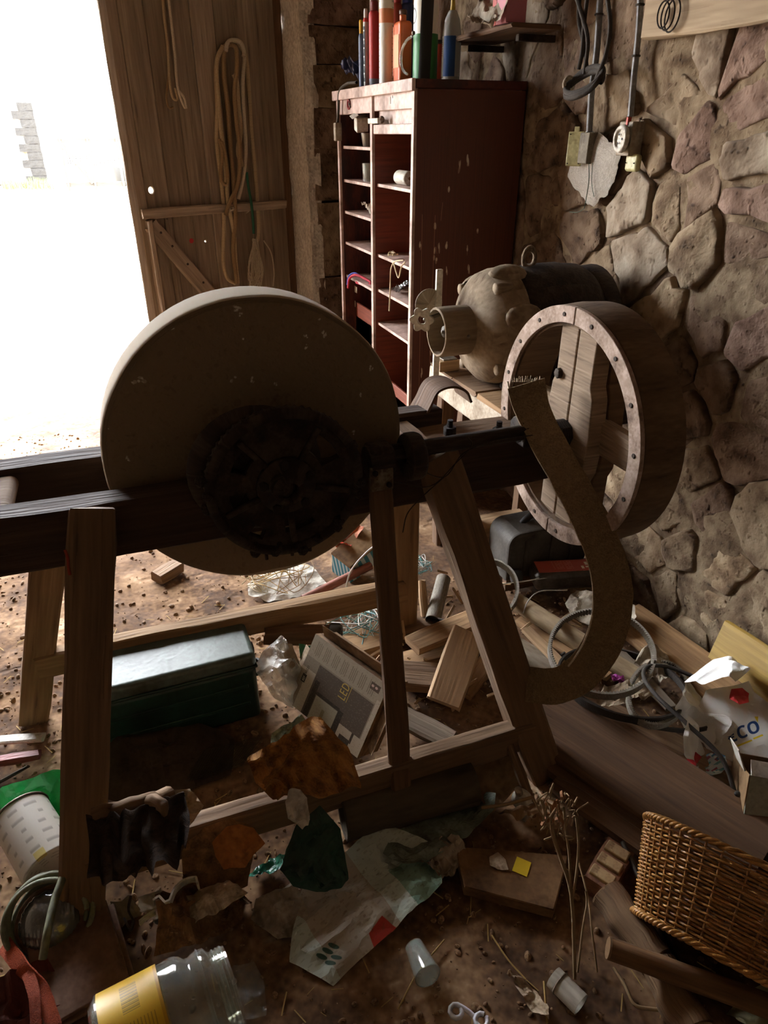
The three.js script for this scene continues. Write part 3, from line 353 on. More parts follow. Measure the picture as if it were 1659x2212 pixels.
  for (const [px, py] of [[972, 922], [1078, 925]]) { const p = g(px, py, 0.79); part(m, 'nut', merge([moved(new THREE.CylinderGeometry(0.015, 0.015, 0.02, 6, 1), 0, 0.01, 0), moved(new THREE.CylinderGeometry(0.007, 0.007, 0.034, 8), 0, 0.02, 0)]), mats.iron, L(p.x, 0.77, p.z)); }
  part(m, 'arched_guard', band([[898, 895], [912, 868], [932, 832], [962, 822], [992, 832], [1004, 856]].map(([a, b]) => gz(a, b, -1.5).sub(o)), 0.09, 0.006, V(0, 0, 1), { n: 30 }), mats.dim);
  // wooden belt pulley: two-part rim, split cheek boards, cross spoke
  {
    const C = L(0.87, 0.826, ROD_Z + 0.01), R = 0.263, W = 0.1, wheel = part(m, 'wooden_pulley', lathe([[R - 0.042, 0], [R - 0.004, 0], [R, 0.004], [R + 0.003, W / 2], [R, W - 0.004], [R - 0.004, W], [R - 0.042, W], [R - 0.042, 0]], 80).rotateZ(-Math.PI / 2), M('#7a634b', 'blotch', { size: 0.25, rough: 0.9, bump: 0.0015 }), C); wheel.userData.label = 'split wooden belt pulley with pale rim face';
    const sp = new THREE.Shape(); const arc = (a0, a1) => { const s = new THREE.Shape(); s.absarc(0, 0, R - 0.001, a0, a1, false); s.absarc(0, 0, R - 0.034, a1, a0, true); s.closePath(); return boxUV(new THREE.ExtrudeGeometry(s, { depth: 0.008, bevelEnabled: true, bevelSize: 0.001, bevelThickness: 0.001, bevelSegments: 1, curveSegments: 40 })).rotateY(-Math.PI / 2); };
    const rimMat = M('#c7b2a6', 'blotch', { size: 0.18, rough: 0.85, bump: 0.0008 });
    for (const [a0, a1] of [[Math.PI / 2 + 0.012, Math.PI * 1.5 - 0.012], [-Math.PI / 2 + 0.012, Math.PI / 2 - 0.012]]) part(wheel, 'rim_ring', arc(a0, a1), rimMat, V(-0.0005, 0, 0));
    for (let i = 0; i < 16; i++) { const a = i / 16 * 6.283 + 0.15; part(wheel, 'screw', cyl(0.0048, 0.002, 8, 0.0005), mats.iron, V(-0.0095, Math.sin(a) * (R - 0.018), Math.cos(a) * (R - 0.018)), [0, 0, Math.PI / 2]); }
    // cheek boards: the outline narrows at rim and hub and swells between
    const cheek = (z0, z1) => { const s = new THREE.Shape(); const H = R - 0.03; s.moveTo(z0, -H); for (const [z, y] of [[z1 - 0.012, -H], [z1 - 0.012, -0.11], [z1, -0.085], [z1 + 0.008, 0], [z1, 0.085], [z1 - 0.012, 0.11], [z1 - 0.012, H], [z0, H]]) s.lineTo(z, y); s.closePath(); return boxUV(new THREE.ExtrudeGeometry(s, { depth: 0.034, bevelEnabled: true, bevelSize: 0.003, bevelThickness: 0.003, bevelSegments: 2 })).rotateY(-Math.PI / 2); };
    const cm = M('#a8937c', 'grain', { size: 0.35, bump: 0.001 });
    part(wheel, 'cheek_board', cheek(0.005, 0.072), cm, V(0.044, 0, 0)); part(wheel, 'cheek_board', cheek(0.005, 0.072), cm, V(0.01, 0, 0), [0, Math.PI, 0]);
    part(wheel, 'cheek_board', cheek(0.004, 0.066), mats.bench, V(0.094, 0, 0)); part(wheel, 'cheek_board', cheek(0.004, 0.066), mats.bench, V(0.06, 0, 0), [0, Math.PI, 0]);
    part(wheel, 'spoke', timber(R * 2 - 0.06, 0.075, 0.03, { seed: 5 }), cm, V(0.052, 0, 0), [0, Math.PI / 2, 0]);
    part(wheel, 'hub_nut', merge([moved(new THREE.CylinderGeometry(0.03, 0.03, 0.03, 8), 0, 0, 0), moved(cyl(0.018, 0.06, 12), 0, -0.01, 0)]).rotateZ(Math.PI / 2), mats.iron, V(-0.002, -0.012, 0));
    for (const y of [0.11, -0.11]) part(wheel, 'bolt', cyl(0.012, 0.012, 8).rotateZ(Math.PI / 2), mats.iron, V(0.01, y, -0.05));
  }
  for (const pts of [[[880, 1000], [960, 1030], [1000, 980], [1060, 955], [1150, 940]], [[850, 1040], [930, 1050], [985, 1000], [1020, 960], [1010, 945]], [[870, 1150], [880, 1110], [905, 1080], [960, 1030]]]) part(m, 'loose_wire', tube(pts.map(([a, b]) => gz(a, b, -1.165).sub(o)), 0.0014, { sides: 4 }), mats.iron);
}
// slack flat drive belt hanging past the pulley
{
  const pts = [[1136, 828, 0.79], [1148, 880, 0.8], [1185, 960, 0.81], [1238, 1055, 0.82], [1287, 1150, 0.83], [1318, 1240, 0.835], [1322, 1320, 0.84], [1296, 1400, 0.83], [1245, 1462, 0.8], [1195, 1482, 0.77], [1140, 1478, 0.74]].map(([a, b, x]) => gx(a, b, x));
  const d = thing('drive_belt', 'wide slack canvas belt hanging down in front of the wooden pulley', 'belt', pts[0]), fwd = V(0.93, -0.1, 0.35), low = V(0.2, 0.1, 0.97);
  part(d, 'belt_web', band(pts.map((p) => p.clone().sub(pts[0])), 0.08, 0.004, (t) => fwd.clone().lerp(low, Math.max(0, (t - 0.6) / 0.4)), { n: 90 }), mats.beltCloth);
  const c = new THREE.CatmullRomCurve3(pts.map((p) => p.clone().sub(pts[0])), false, 'centripetal'); const ed = []; for (let i = 0; i <= 40; i++) ed.push(c.getPointAt(i / 50).addScaledVector(fwd, -0.04)); part(d, 'selvedge', tube(ed, 0.0022, { sides: 5 }), mats.rope3);
  const R = rng(8), fz = []; for (let i = 0; i < 26; i++) { const p = V((i / 25 - 0.5) * 0.058, 0.003, 0).applyAxisAngle(V(0, 1, 0), -0.35); fz.push(tube([p, p.clone().add(V((R() - 0.5) * 0.008, 0.006 + 0.008 * R(), (R() - 0.5) * 0.006))], 0.0009, { n: 4, sides: 3 })); } part(d, 'frayed_end', merge(fz), mats.rope3).userData.kind = 'stuff';
}
// ================= electric motor =================
{
  const Z = -1.826, Y = 0.888, mt = thing('electric_motor', 'large dusty cast iron electric motor with drum pulley and lifting eye', 'motor', V(1.14, 0.715, Z)), o = mt.position, L = (x, y, z) => V(x - o.x, y - o.y, z - o.z), rz = [0, 0, -Math.PI / 2];
  const body = lathe([[0, 0], [0.1, 0], [0.155, 0.02], [0.168, 0.05], [0.17, 0.1], [0.173, 0.105], [0.173, 0.2], [0.17, 0.205], [0.166, 0.26], [0.15, 0.29], [0.1, 0.3], [0, 0.3]], 44);
  part(mt, 'housing', boxUV(body), mats.iron, L(1.04, Y, Z), rz);
  part(mt, 'end_bell', boxUV(lathe([[0.028, 0], [0.05, 0.004], [0.075, 0.02], [0.09, 0.026], [0.13, 0.04], [0.158, 0.068], [0.168, 0.1], [0.17, 0.13], [0.17, 0.14]], 44)), mats.ironDust, L(0.925, Y, Z), rz);
  for (let i = 0; i < 4; i++) { const a = i * 1.5708 + 0.6; part(mt, 'bell_lug', lathe([[0, 0], [0.016, 0], [0.018, 0.02], [0.014, 0.05], [0, 0.058]], 12), mats.ironDust, L(0.98, Y + Math.cos(a) * 0.158, Z + Math.sin(a) * 0.158), rz); }
  for (let i = 0; i < 3; i++) { const a = [0.25, -0.9, 1.2][i]; part(mt, 'vent_hood', boxUV(new THREE.SphereGeometry(0.05, 16, 10, 0, 6.3, 0, 1.5).scale(1.2, 0.55, 0.8)), mats.ironDust, L(1.045, Y + Math.cos(a) * 0.16, Z + Math.sin(a) * 0.16), [a, 0, 0]); }
  const pl = part(mt, 'drum_pulley', lathe([[0.064, 0], [0.069, 0], [0.071, 0.003], [0.072, 0.05], [0.071, 0.1], [0.067, 0.104], [0.022, 0.104], [0.022, 0.094], [0.062, 0.09], [0.064, 0]], 40), mats.ironDust, L(0.845, Y, Z), rz);
  part(pl, 'web', lathe([[0.02, 0.05], [0.063, 0.056], [0.063, 0.064], [0.02, 0.06]], 30), mats.ironDust);
  part(pl, 'shaft_end', lathe([[0, 0.018], [0.005, 0.018], [0.006, 0.022], [0.016, 0.024], [0.018, 0.03], [0.018, 0.12]], 18), mats.steelDark); part(pl, 'set_screw', cyl(0.006, 0.006, 8), mats.steel, V(0, 0.07, 0.07), [Math.PI / 2, 0, 0]);
  const ey = part(mt, 'lifting_eye', new THREE.TorusGeometry(0.021, 0.0075, 10, 22).scale(0.85, 1.3, 1).rotateY(-0.15), mats.ironDust, L(1.135, Y + 0.19, Z)); part(ey, 'collar', cyl(0.016, 0.016, 12), mats.ironDust, V(0, -0.04, 0));
  part(mt, 'terminal_box', rbox(0.11, 0.06, 0.09, 0.01), mats.iron, L(1.22, Y + 0.05, Z + 0.16));
  for (const [x, z] of [[1.06, 0.11], [1.06, -0.11], [1.28, 0.11], [1.28, -0.11]]) { const f = part(mt, 'foot', rbox(0.06, 0.03, 0.09, 0.008), mats.iron, L(x, 0.735, Z + z)); part(f, 'web', rbox(0.02, 0.1, 0.06, 0.006), mats.iron, V(0, 0.05, z > 0 ? -0.02 : 0.02), [z > 0 ? -0.35 : 0.35, 0, 0]); }
  part(mt, 'fan_cowl', lathe([[0.15, 0], [0.158, 0.01], [0.16, 0.05], [0.13, 0.066], [0, 0.07]], 36), mats.iron, L(1.325, Y, Z), rz);
  // bench carrying the motor: painted bearer, top board, posts
  const b = thing('motor_stand', 'timber stand with dusty board top under the electric motor', 'stand', V(1.15, 0, -1.8)), q = b.position, K = (x, y, z) => V(x - q.x, y - q.y, z - q.z);
  bar(b, 'bearer', M('#cfc5b4', 'blotch', { size: 0.3, rough: 0.8 }), K(0.975, 0.66, -1.58), K(0.975, 0.66, -2.1), 0.085, 0.05); bar(b, 'bearer', mats.dim, K(1.36, 0.66, -1.58), K(1.36, 0.66, -2.1), 0.085, 0.05);
  for (let i = 0; i < 3; i++) bar(b, 'top_board', [mats.pale2, mats.old, mats.old][i], K(0.95, 0.709, -1.665 - i * 0.17), K(1.42, 0.709, -1.665 - i * 0.17), 0.014, 0.165);
  for (const [x, z] of [[1.0, -1.9], [1.0, -2.06], [1.35, -1.9], [1.35, -2.06]]) bar(b, 'post', mats.dim, K(x, 0, z), K(x, 0.62, z), 0.05, 0.05);
  const blk = thing('wood_block', 'small pale wooden block on the corner of the motor stand', 'block', g(965, 787, 0.735)); part(blk, 'block_body', rbox(0.07, 0.035, 0.05, 0.004), mats.pale); part(blk, 'metal_plate', rbox(0.05, 0.004, 0.035, 0.001), mats.steel, V(0.005, 0.0195, 0));
  // white bracket and rosette standing behind the drum
  const f1 = gz(955, 670, -1.93), br = thing('white_bracket', 'flat white plastic bracket standing behind the motor pulley', 'bracket', V(f1.x, 0.7, -1.96)); part(br, 'upright', rbox(0.02, 0.34, 0.012, 0.002), mats.white, V(0, 0.17, 0)); part(br, 'disc', cyl(0.045, 0.008, 24).rotateX(Math.PI / 2), mats.whiteDirty, V(-0.03, 0.24, -0.008));
  const fl = new THREE.Shape(); for (let i = 0; i <= 60; i++) { const a = i / 60 * 6.283, r = 0.03 + 0.005 * Math.cos(a * 6); i ? fl.lineTo(Math.cos(a) * r, Math.sin(a) * r) : fl.moveTo(r, 0); } const hp = new THREE.Path(); hp.absarc(0, 0, 0.014, 0, 6.283); fl.holes.push(hp);
  const ro = thing('handwheel', 'small white lobed valve handwheel beside the motor pulley', 'handwheel', gz(912, 690, -1.86)); part(ro, 'rim', new THREE.ExtrudeGeometry(fl, { depth: 0.008, bevelEnabled: true, bevelSize: 0.002, bevelThickness: 0.002 }), mats.white, V(0, 0, 0), [0, -0.6, 0]); part(ro, 'stem', cyl(0.006, 0.1, 10), mats.steel, V(0.004, -0.002, 0), [0, 0, -1.35]);
}
// ================= cabinet =================
const CX = 1.03, CZ0 = -2.44, CZ1 = -3.32, CH = 1.555, CB = 1.44;
{
  const c = thing('pigeonhole_cabinet', 'tall red brown open cabinet with pink drawer fronts against the stone wall', 'cabinet', V((CX + CB) / 2, 0, (CZ0 + CZ1) / 2)), o = c.position, L = (x, y, z) => V(x - o.x, y - o.y, z - o.z), D = CB - CX, mid = gx(808, 450, CX).z;
  const sideMap = (() => { const m = mats.redDark.clone(); m.map = paint(512, 1024, (x, w, h) => { x.fillStyle = '#5c3020'; x.fillRect(0, 0, w, h); const r = rng(31); for (let i = 0; i < 700; i++) { x.fillStyle = `rgba(${r() < 0.5 ? '40,18,12' : '120,62,40'},${0.04 + 0.1 * r()})`; x.fillRect(r() * w, r() * h, 2 + 3 * r(), 40 + 200 * r()); } for (let i = 0; i < 34; i++) { const X = w * (0.05 + 0.6 * r()), Y = h * (0.12 + 0.6 * r()), n = 2 + Math.floor(4 * r()); for (let k = 0; k < n; k++) { x.fillStyle = `rgba(214,204,182,${0.35 + 0.5 * r()})`; x.beginPath(); x.ellipse(X + 6 * (r() - 0.5) + k, Y + k * 7 * r(), 1.5 + 4 * r(), 3 + 8 * r(), (r() - 0.5) * 0.9, 0, 6.3); x.fill(); } } for (let i = 0; i < 5; i++) { x.strokeStyle = 'rgba(200,160,130,.5)'; x.lineWidth = 3; x.beginPath(); const X = w * (0.05 + 0.2 * r()); x.moveTo(X, h * r()); x.lineTo(X + 6, h * r()); x.stroke(); } }); m.bumpMap = null; m.color.set('#ffffff'); return m; })();
  const sq = new THREE.BoxGeometry(D, CH - 0.03, 0.018); part(c, 'side_panel', sq, sideMap, L((CX + CB) / 2, (CH - 0.03) / 2, CZ0 - 0.009)); part(c, 'side_panel', sq, mats.redDark, L((CX + CB) / 2, (CH - 0.03) / 2, CZ1 + 0.009));
  part(c, 'partition', rbox(D, CH - 0.03, 0.016, 0.002, 1), mats.red, L((CX + CB) / 2, (CH - 0.03) / 2, mid)); part(c, 'back_panel', rbox(0.01, CH - 0.03, CZ0 - CZ1 - 0.02, 0.002, 1), mats.red, L(CB - 0.006, (CH - 0.03) / 2, (CZ0 + CZ1) / 2));
  part(c, 'top_board', rbox(D + 0.01, 0.026, CZ0 - CZ1 + 0.004, 0.003), mats.redDark, L((CX + CB) / 2 - 0.002, CH - 0.014, (CZ0 + CZ1) / 2)); part(c, 'top_lipping', rbox(0.014, 0.036, CZ0 - CZ1 + 0.03, 0.003), mats.pink, L(CX - 0.016, CH - 0.018, (CZ0 + CZ1) / 2 - 0.008));
  for (const [z, w] of [[CZ0 - 0.011, 0.022], [mid, 0.024], [CZ1 + 0.011, 0.022]]) part(c, 'edge_lipping', rbox(0.012, CH - 0.03, w, 0.002), mats.pink, L(CX - 0.005, (CH - 0.03) / 2, z));
  const zl = (mid + CZ1) / 2, wl = mid - CZ1 - 0.04, zr = (mid + CZ0) / 2, wr = CZ0 - mid - 0.04, yAt = (px, py) => gx(px, py, CX).y;
  const front = (z, w, y0, y1, out = 0) => part(c, 'drawer_front', rbox(0.016, y1 - y0, w, 0.003), mats.pink, L(CX + 0.004 - out, (y0 + y1) / 2, z));
  const d1 = front(zl, wl, yAt(770, 246), yAt(770, 207)), d2 = front(zr, wr, yAt(858, 237), yAt(858, 188)), d3 = front(zr, wr, yAt(858, 290), yAt(858, 268), 0.004); part(c, 'drawer_box', rbox(0.02, 0.06, wr, 0.002), mats.pink, L(CX + 0.025, yAt(858, 252), zr));
  part(d1, 'ring_pull', new THREE.TorusGeometry(0.016, 0.004, 8, 22).rotateY(Math.PI / 2), plain('#7a1b1d', 0.5), V(-0.011, 0.004, -0.06)); part(d1, 'hook', tube([V(-0.01, 0.004, -0.045), V(-0.016, 0.006, -0.036), V(-0.012, -0.008, -0.03)], 0.0025), mats.iron); part(d2, 'pencil_mark', rbox(0.0012, 0.022, 0.003, 0.0003), mats.black, V(-0.0085, -0.004, -0.02)); part(d2, 'pencil_mark', rbox(0.0012, 0.009, 0.003, 0.0003), mats.black, V(-0.0085, 0.006, 0.0));
  for (const y of [318, 398, 473, 546, 624]) part(c, 'shelf', rbox(D - 0.02, 0.012, wl + 0.02, 0.002), mats.pink, L((CX + CB) / 2, yAt(800, y + 4), zl));
  for (const y of [408, 578, 662, 742]) part(c, 'shelf', rbox(D - 0.02, 0.012, wr + 0.02, 0.002), mats.pink, L((CX + CB) / 2, yAt(885, y + 6), zr));
  for (const [z, w, ys] of [[zl, wl, [690, 720]], [zr, wr, [810, 830]]]) for (const y of ys) part(c, 'lower_panel', rbox(0.012, 0.2, w, 0.004), mats.red, L(CX + 0.06, yAt(800, y) - 0.1, z));
  part(c, 'plinth', rbox(D, 0.07, CZ0 - CZ1 - 0.03, 0.003), mats.redDark, L((CX + CB) / 2 + 0.01, 0.035, (CZ0 + CZ1) / 2));
  for (const [px, py] of [[825, 620], [765, 655], [768, 625], [826, 650], [823, 785]]) part(c, 'paper_label', rbox(0.0014, 0.03, 0.045, 0.0005), mats.whiteDirty, gx(px, py, CX + 0.05).sub(o));
  // things in the pigeonholes
  const inC = (px, py, dx = 0.06) => gx(px, py, CX + dx), shelfY = (y) => yAt(800, y + 4) + 0.006, shelfR = (y) => yAt(885, y + 6) + 0.006;
  const roll = thing('white_roll', 'white paper roll lying on the upper shelf of the wider bay', 'roll', V(CX + 0.07, shelfR(408), inC(868, 392).z)); part(roll, 'roll_body', cyl(0.026, 0.11, 24, 0.006), mats.white, V(0, 0.026, 0.055), [-Math.PI / 2, 0, 0]); part(roll, 'core', cyl(0.008, 0.112, 12), mats.card, V(0, 0.026, 0.056), [-Math.PI / 2, 0, 0]);
  const bx = thing('white_carton', 'small white carton jutting from the narrow bay below its drawer', 'carton', V(CX + 0.02, yAt(800, 285), inC(800, 268).z)); part(bx, 'carton_body', rbox(0.05, 0.055, 0.04, 0.003), mats.white, V(0, 0.03, 0), [0.3, 0, 0.1]); part(bx, 'flap', rbox(0.03, 0.002, 0.04, 0.0005), mats.white, V(-0.03, 0.058, 0), [0.3, 0, 0.5]);
  const gl = thing('drinking_glass', 'clear glass tumbler on the second shelf of the narrow bay', 'glass', V(CX + 0.05, shelfY(398), inC(801, 380).z)); part(gl, 'tumbler', lathe([[0, 0.004], [0.022, 0.004], [0.026, 0.07], [0.028, 0.07], [0.024, 0], [0, 0]], 24), mats.clear); part(gl, 'lip', new THREE.TorusGeometry(0.027, 0.0012, 6, 24).rotateX(Math.PI / 2), mats.clear, V(0, 0.07, 0));
  const lamp = thing('metal_cup', 'dented grey cup on the top shelf of the narrow bay', 'cup', V(CX + 0.05, shelfY(318), inC(800, 300).z)); part(lamp, 'cup_wall', lathe([[0, 0], [0.022, 0], [0.03, 0.05], [0.028, 0.05], [0.02, 0.004], [0, 0.004]]), mats.steel); part(lamp, 'handle', tube([V(0.028, 0.04, 0), V(0.045, 0.03, 0), V(0.024, 0.012, 0)], 0.003), mats.steel);
  solo('crumpled_tissue', 'crumpled white tissue on the third shelf of the narrow bay', 'tissue', sheet(0.07, 0.06, { seed: 3, amp: 0.03, freq: 30 }), mats.white, V(CX + 0.05, shelfY(473), inC(802, 455).z));
  const dm = thing('drawer_clutter_box', 'flat white packet lying in the gap between the drawers', 'packet', V(CX + 0.0, yAt(858, 268) + 0.002, inC(850, 255).z)); part(dm, 'packet_body', rbox(0.02, 0.018, 0.11, 0.003), mats.white, V(-0.012, 0.01, -0.01)); part(dm, 'clay_lump', new THREE.DodecahedronGeometry(0.013, 0).scale(0.8, 1, 1.3), mats.dim, V(-0.014, 0.013, 0.07));
  const rd = thing('braided_cord', 'red and blue braided cord looped over the lowest shelf', 'cord', V(CX, shelfY(624), inC(770, 605).z)), rdl = (l) => l.map(([a, b, x]) => inC(a, b, x).sub(rd.position)); part(rd, 'red_strand', tube(rdl([[752, 622, -0.012], [755, 602, -0.012], [768, 594, 0], [785, 600, 0.02], [802, 611, 0.04], [792, 616, 0.03], [770, 610, 0.01]]), 0.006), plain('#a81f33', 0.7)); part(rd, 'blue_strand', tube(rdl([[750, 615, -0.014], [754, 596, -0.014], [766, 590, 0], [780, 596, 0.02]]), 0.004), plain('#3f4a9c', 0.7));
  const tw = thing('string_bundle', 'tangled white string hanging off a shelf of the wider bay', 'string', V(CX, shelfR(578), inC(865, 570).z)), twl = (l) => l.map(([a, b]) => inC(a, b, -0.014).sub(tw.position)); part(tw, 'strand', tube(twl([[872, 562], [852, 566], [845, 580], [843, 620], [841, 672]]), 0.0028), mats.twine); part(tw, 'strand', tube(twl([[850, 566], [856, 588], [861, 600], [868, 574], [876, 566]]), 0.0028), mats.twine); part(tw, 'knot', tube(jumble(V(0.02, 0.012, 0.01), 0.03, 16, 3, 0.5), 0.003), mats.twine);
  solo('foil_scrap', 'crumpled grey foil on the lower shelf of the wider bay', 'foil', sheet(0.1, 0.13, { seed: 6, amp: 0.025, freq: 34 }), M('#9a9da0', 'fine', { rough: 0.3, metal: 0.8, bump: 0 }), V(CX + 0.06, shelfR(662), inC(868, 648).z));
  // containers on the cabinet's top
  const onTop = (px, x) => { const d = ray(px, 180); return V(x, CH, d.z * x / d.x); };
  const can = (name, label, cat, px, x, parts) => { const t = thing(name, label, cat, onTop(px, x)); for (const [n, geo, mat, y] of parts) part(t, n, geo, mat, V(0, y || 0, 0)); return t; };
  const spray = (r, h, body, cap, capMat) => [['body', (body.map ? latheP : lathe)([[0, 0], [r - 0.002, 0], [r, 0.004], [r, h - 0.016], [r * 0.94, h - 0.008], [r * 0.7, h], [0, h]], 26), body], ['cap', lathe([[0, 0], [r * 0.72, 0], [r * 0.72, cap - 0.006], [r * 0.6, cap], [0, cap]], 22), capMat, h], ['seam', new THREE.TorusGeometry(r, 0.0015, 6, 26).rotateX(Math.PI / 2), mats.steel, 0.005]];
  const label = (hex, draw) => plain('#ffffff', 0.5, { map: paint(256, 256, (x, w, h) => { x.fillStyle = hex; x.fillRect(0, 0, w, h); draw(x, w, h); }) });
  can('foam_tube', 'slim grey tube with a yellow cap on the cabinet end', 'tube', 781.5, CX + 0.05, spray(0.011, 0.19, plain('#6f7c93', 0.4), 0.045, plain('#d9a520', 0.5)));
  can('sealant_tube', 'clear slim tube with dark print beside the yellow capped tube', 'tube', 791.5, CX + 0.05, [...spray(0.0105, 0.235, label('#c7c9c8', (x, w, h) => { x.fillStyle = '#2b2d33'; x.fillRect(40, 30, 60, 200); x.fillRect(170, 30, 60, 200); x.fillStyle = '#e6e6e2'; for (let i = 0; i < 6; i++) for (const a of [52, 182]) { x.fillRect(a, 42 + i * 31, 34, 6); x.fillRect(a + (i % 2) * 20, 42 + i * 31, 8, 20); } x.fillStyle = '#c8473f'; x.fillRect(0, 0, w, 14); }), 0.03, plain('#d8d8d2', 0.4))]);
  can('red_spray_can', 'red spray can with a dark red nozzle among the cabinet top cans', 'spray can', 809, CX + 0.06, spray(0.021, 0.25, label('#b02a26', (x, w, h) => { x.fillStyle = '#d9a23c'; for (let i = 0; i < 9; i++) x.fillRect(40, 20 + i * 22, 30, 8); x.fillStyle = '#7a7c85'; x.fillRect(0, 225, w, 31); }), 0.032, plain('#6d1717', 0.5)));
  can('white_spray_can', 'white spray can with dull red nozzle among the cabinet top cans', 'spray can', 834.5, CX + 0.045, spray(0.027, 0.272, label('#d6d2c9', (x, w, h) => { x.fillStyle = '#a9a59d'; for (let i = 0; i < 14; i++) x.fillRect(20, 14 + i * 17, 180, 4); x.fillStyle = '#c77f55'; x.fillRect(0, 36, w, 40); }), 0.03, plain('#9c3030', 0.5)));
  can('amber_bottle', 'tall red capped can behind the white spray can', 'spray can', 856, CX + 0.13, spray(0.022, 0.27, plain('#8e3524', 0.4), 0.035, plain('#8c1f1f', 0.5)));
  can('blue_spray_can', 'dark blue spray can behind the orange canister', 'spray can', 878, CX + 0.17, spray(0.027, 0.27, plain('#24315e', 0.35), 0.05, plain('#2b3f86', 0.4)));
  const og = can('orange_canister', 'orange plastic canister with a narrow neck on the cabinet top', 'canister', 869, CX + 0.075, [['body', rbox(0.05, 0.19, 0.07, 0.014, 3).translate(0, 0.095, 0), plain('#c9622f', 0.4)], ['neck', cyl(0.012, 0.02, 16), plain('#c9622f', 0.4), 0.19], ['cap', cyl(0.014, 0.016, 16), plain('#4f2a1c', 0.5), 0.208]]); part(og, 'printed_label', rbox(0.0012, 0.1, 0.05, 0.0004), plain('#dca070', 0.5), V(-0.0256, 0.1, 0)); part(og, 'dent_rib', rbox(0.004, 0.15, 0.006, 0.002), plain('#e08a5c', 0.4), V(-0.0255, 0.1, -0.024));
  const tc = can('tall_oil_can', 'tall can printed yellow and green with a black stripe at the cabinet corner', 'can', 917, CX + 0.09, [['body', latheP([[0, 0], [0.04, 0], [0.042, 0.003], [0.042, 0.315], [0.036, 0.325], [0, 0.325]], 30).rotateY(0.9), label('#e8e6d8', (x, w, h) => { x.fillStyle = '#2d7a3c'; x.fillRect(0, 150, w, 106); x.fillStyle = '#e5cf3a'; x.fillRect(0, 0, w, 66); x.fillStyle = '#15150f'; for (const a of [60, 190]) { x.save(); x.beginPath(); x.moveTo(a, 0); x.lineTo(a + 42, 0); x.lineTo(a + 30, 256); x.lineTo(a - 10, 256); x.fill(); x.restore(); } x.strokeStyle = '#333'; x.lineWidth = 4; for (const a of [30, 150]) { x.beginPath(); x.arc(a, 110, 16, 0, 6.3); x.stroke(); } x.fillStyle = '#4a5a2c'; for (const a of [10, 136]) for (let i = 0; i < 5; i++) x.fillRect(a + (i % 2) * 8, 10 + i * 11, 12, 5); })], ['rim', new THREE.TorusGeometry(0.042, 0.003, 8, 30).rotateX(Math.PI / 2), mats.steel, 0.002], ['cap', cyl(0.038, 0.05, 24), mats.black, 0.325]]);
  const cb = can('clear_squeeze_bottle', 'clear bottle with a yellow nozzle and blue and white label on the cabinet', 'bottle', 972, CX + 0.22, [['body', lathe([[0, 0], [0.03, 0], [0.033, 0.006], [0.033, 0.15], [0.026, 0.19], [0.014, 0.215], [0, 0.215]], 26), plain('#c5c8c0', 0.25, { transmission: 0.3, thickness: 0 })], ['printed_label', latheP([[0.0338, 0.02], [0.0338, 0.14]], 26), label('#c3c9c8', (x, w, h) => { x.fillStyle = '#29599a'; x.fillRect(200, 0, 56, h); x.fillRect(80, 0, 26, h); x.fillStyle = '#d8b95e'; x.beginPath(); x.arc(150, 190, 30, 0, 6.3); x.fill(); x.fillStyle = '#7d8583'; for (let i = 0; i < 8; i++) x.fillRect(112, 20 + i * 14, 78, 5); })], ['nozzle', lathe([[0, 0], [0.009, 0], [0.006, 0.05], [0, 0.055]], 14), plain('#c0a030', 0.5), 0.215]]);
  can('red_tin', 'orange red tin standing between the tall can and the clear bottle', 'tin', 950, CX + 0.2, [['body', cyl(0.035, 0.12, 24), plain('#b5412a', 0.45)], ['lid', cyl(0.036, 0.012, 24), plain('#3a3330', 0.5), 0.12]]);
  can('white_mug', 'white mug turned upside down behind the red spray can', 'mug', 818, CX + 0.16, [['mug_wall', lathe([[0, 0.33], [0.035, 0.33], [0.036, 0.325], [0.036, 0.24], [0.034, 0.24], [0.033, 0.32], [0, 0.322]], 24), mats.white], ['jar_below', cyl(0.037, 0.24, 24), plain('#6d5138', 0.5)]]);
  solo('blue_bag', 'crumpled dark blue plastic bag on the far end of the cabinet top', 'bag', sheet(0.16, 0.12, { seed: 9, amp: 0.05, freq: 17 }), plain('#2c3350', 0.35), onTop(765, CX + 0.05));
  const hs = thing('clear_hose', 'clear plastic hose arched against the orange canister', 'hose', onTop(884, CX + 0.02)), hl = [[893, 76], [878, 88], [868, 110], [866, 135], [873, 155], [880, 160]].map(([a, b]) => gx(a, b, CX + 0.03).sub(hs.position)); part(hs, 'tube', tube(hl, 0.0045), mats.clear); part(hs, 'ferrule', cyl(0.006, 0.012, 10), mats.steel, hl[0]);
  const wp = thing('hanging_pipe', 'thin bent grey pipe hooked over the far end of the cabinet', 'pipe', gx(735, 205, CX - 0.03)), wl2 = [[770, 178], [748, 182], [733, 200], [731, 240], [729, 265]].map(([a, b]) => gx(a, b, CX - 0.02).sub(wp.position)); part(wp, 'tube', tube(wl2, 0.006), mats.steelDark); part(wp, 'end_box', rbox(0.03, 0.07, 0.03, 0.004), mats.whiteDirty, wl2[4].clone().add(V(0, -0.035, 0)));
}
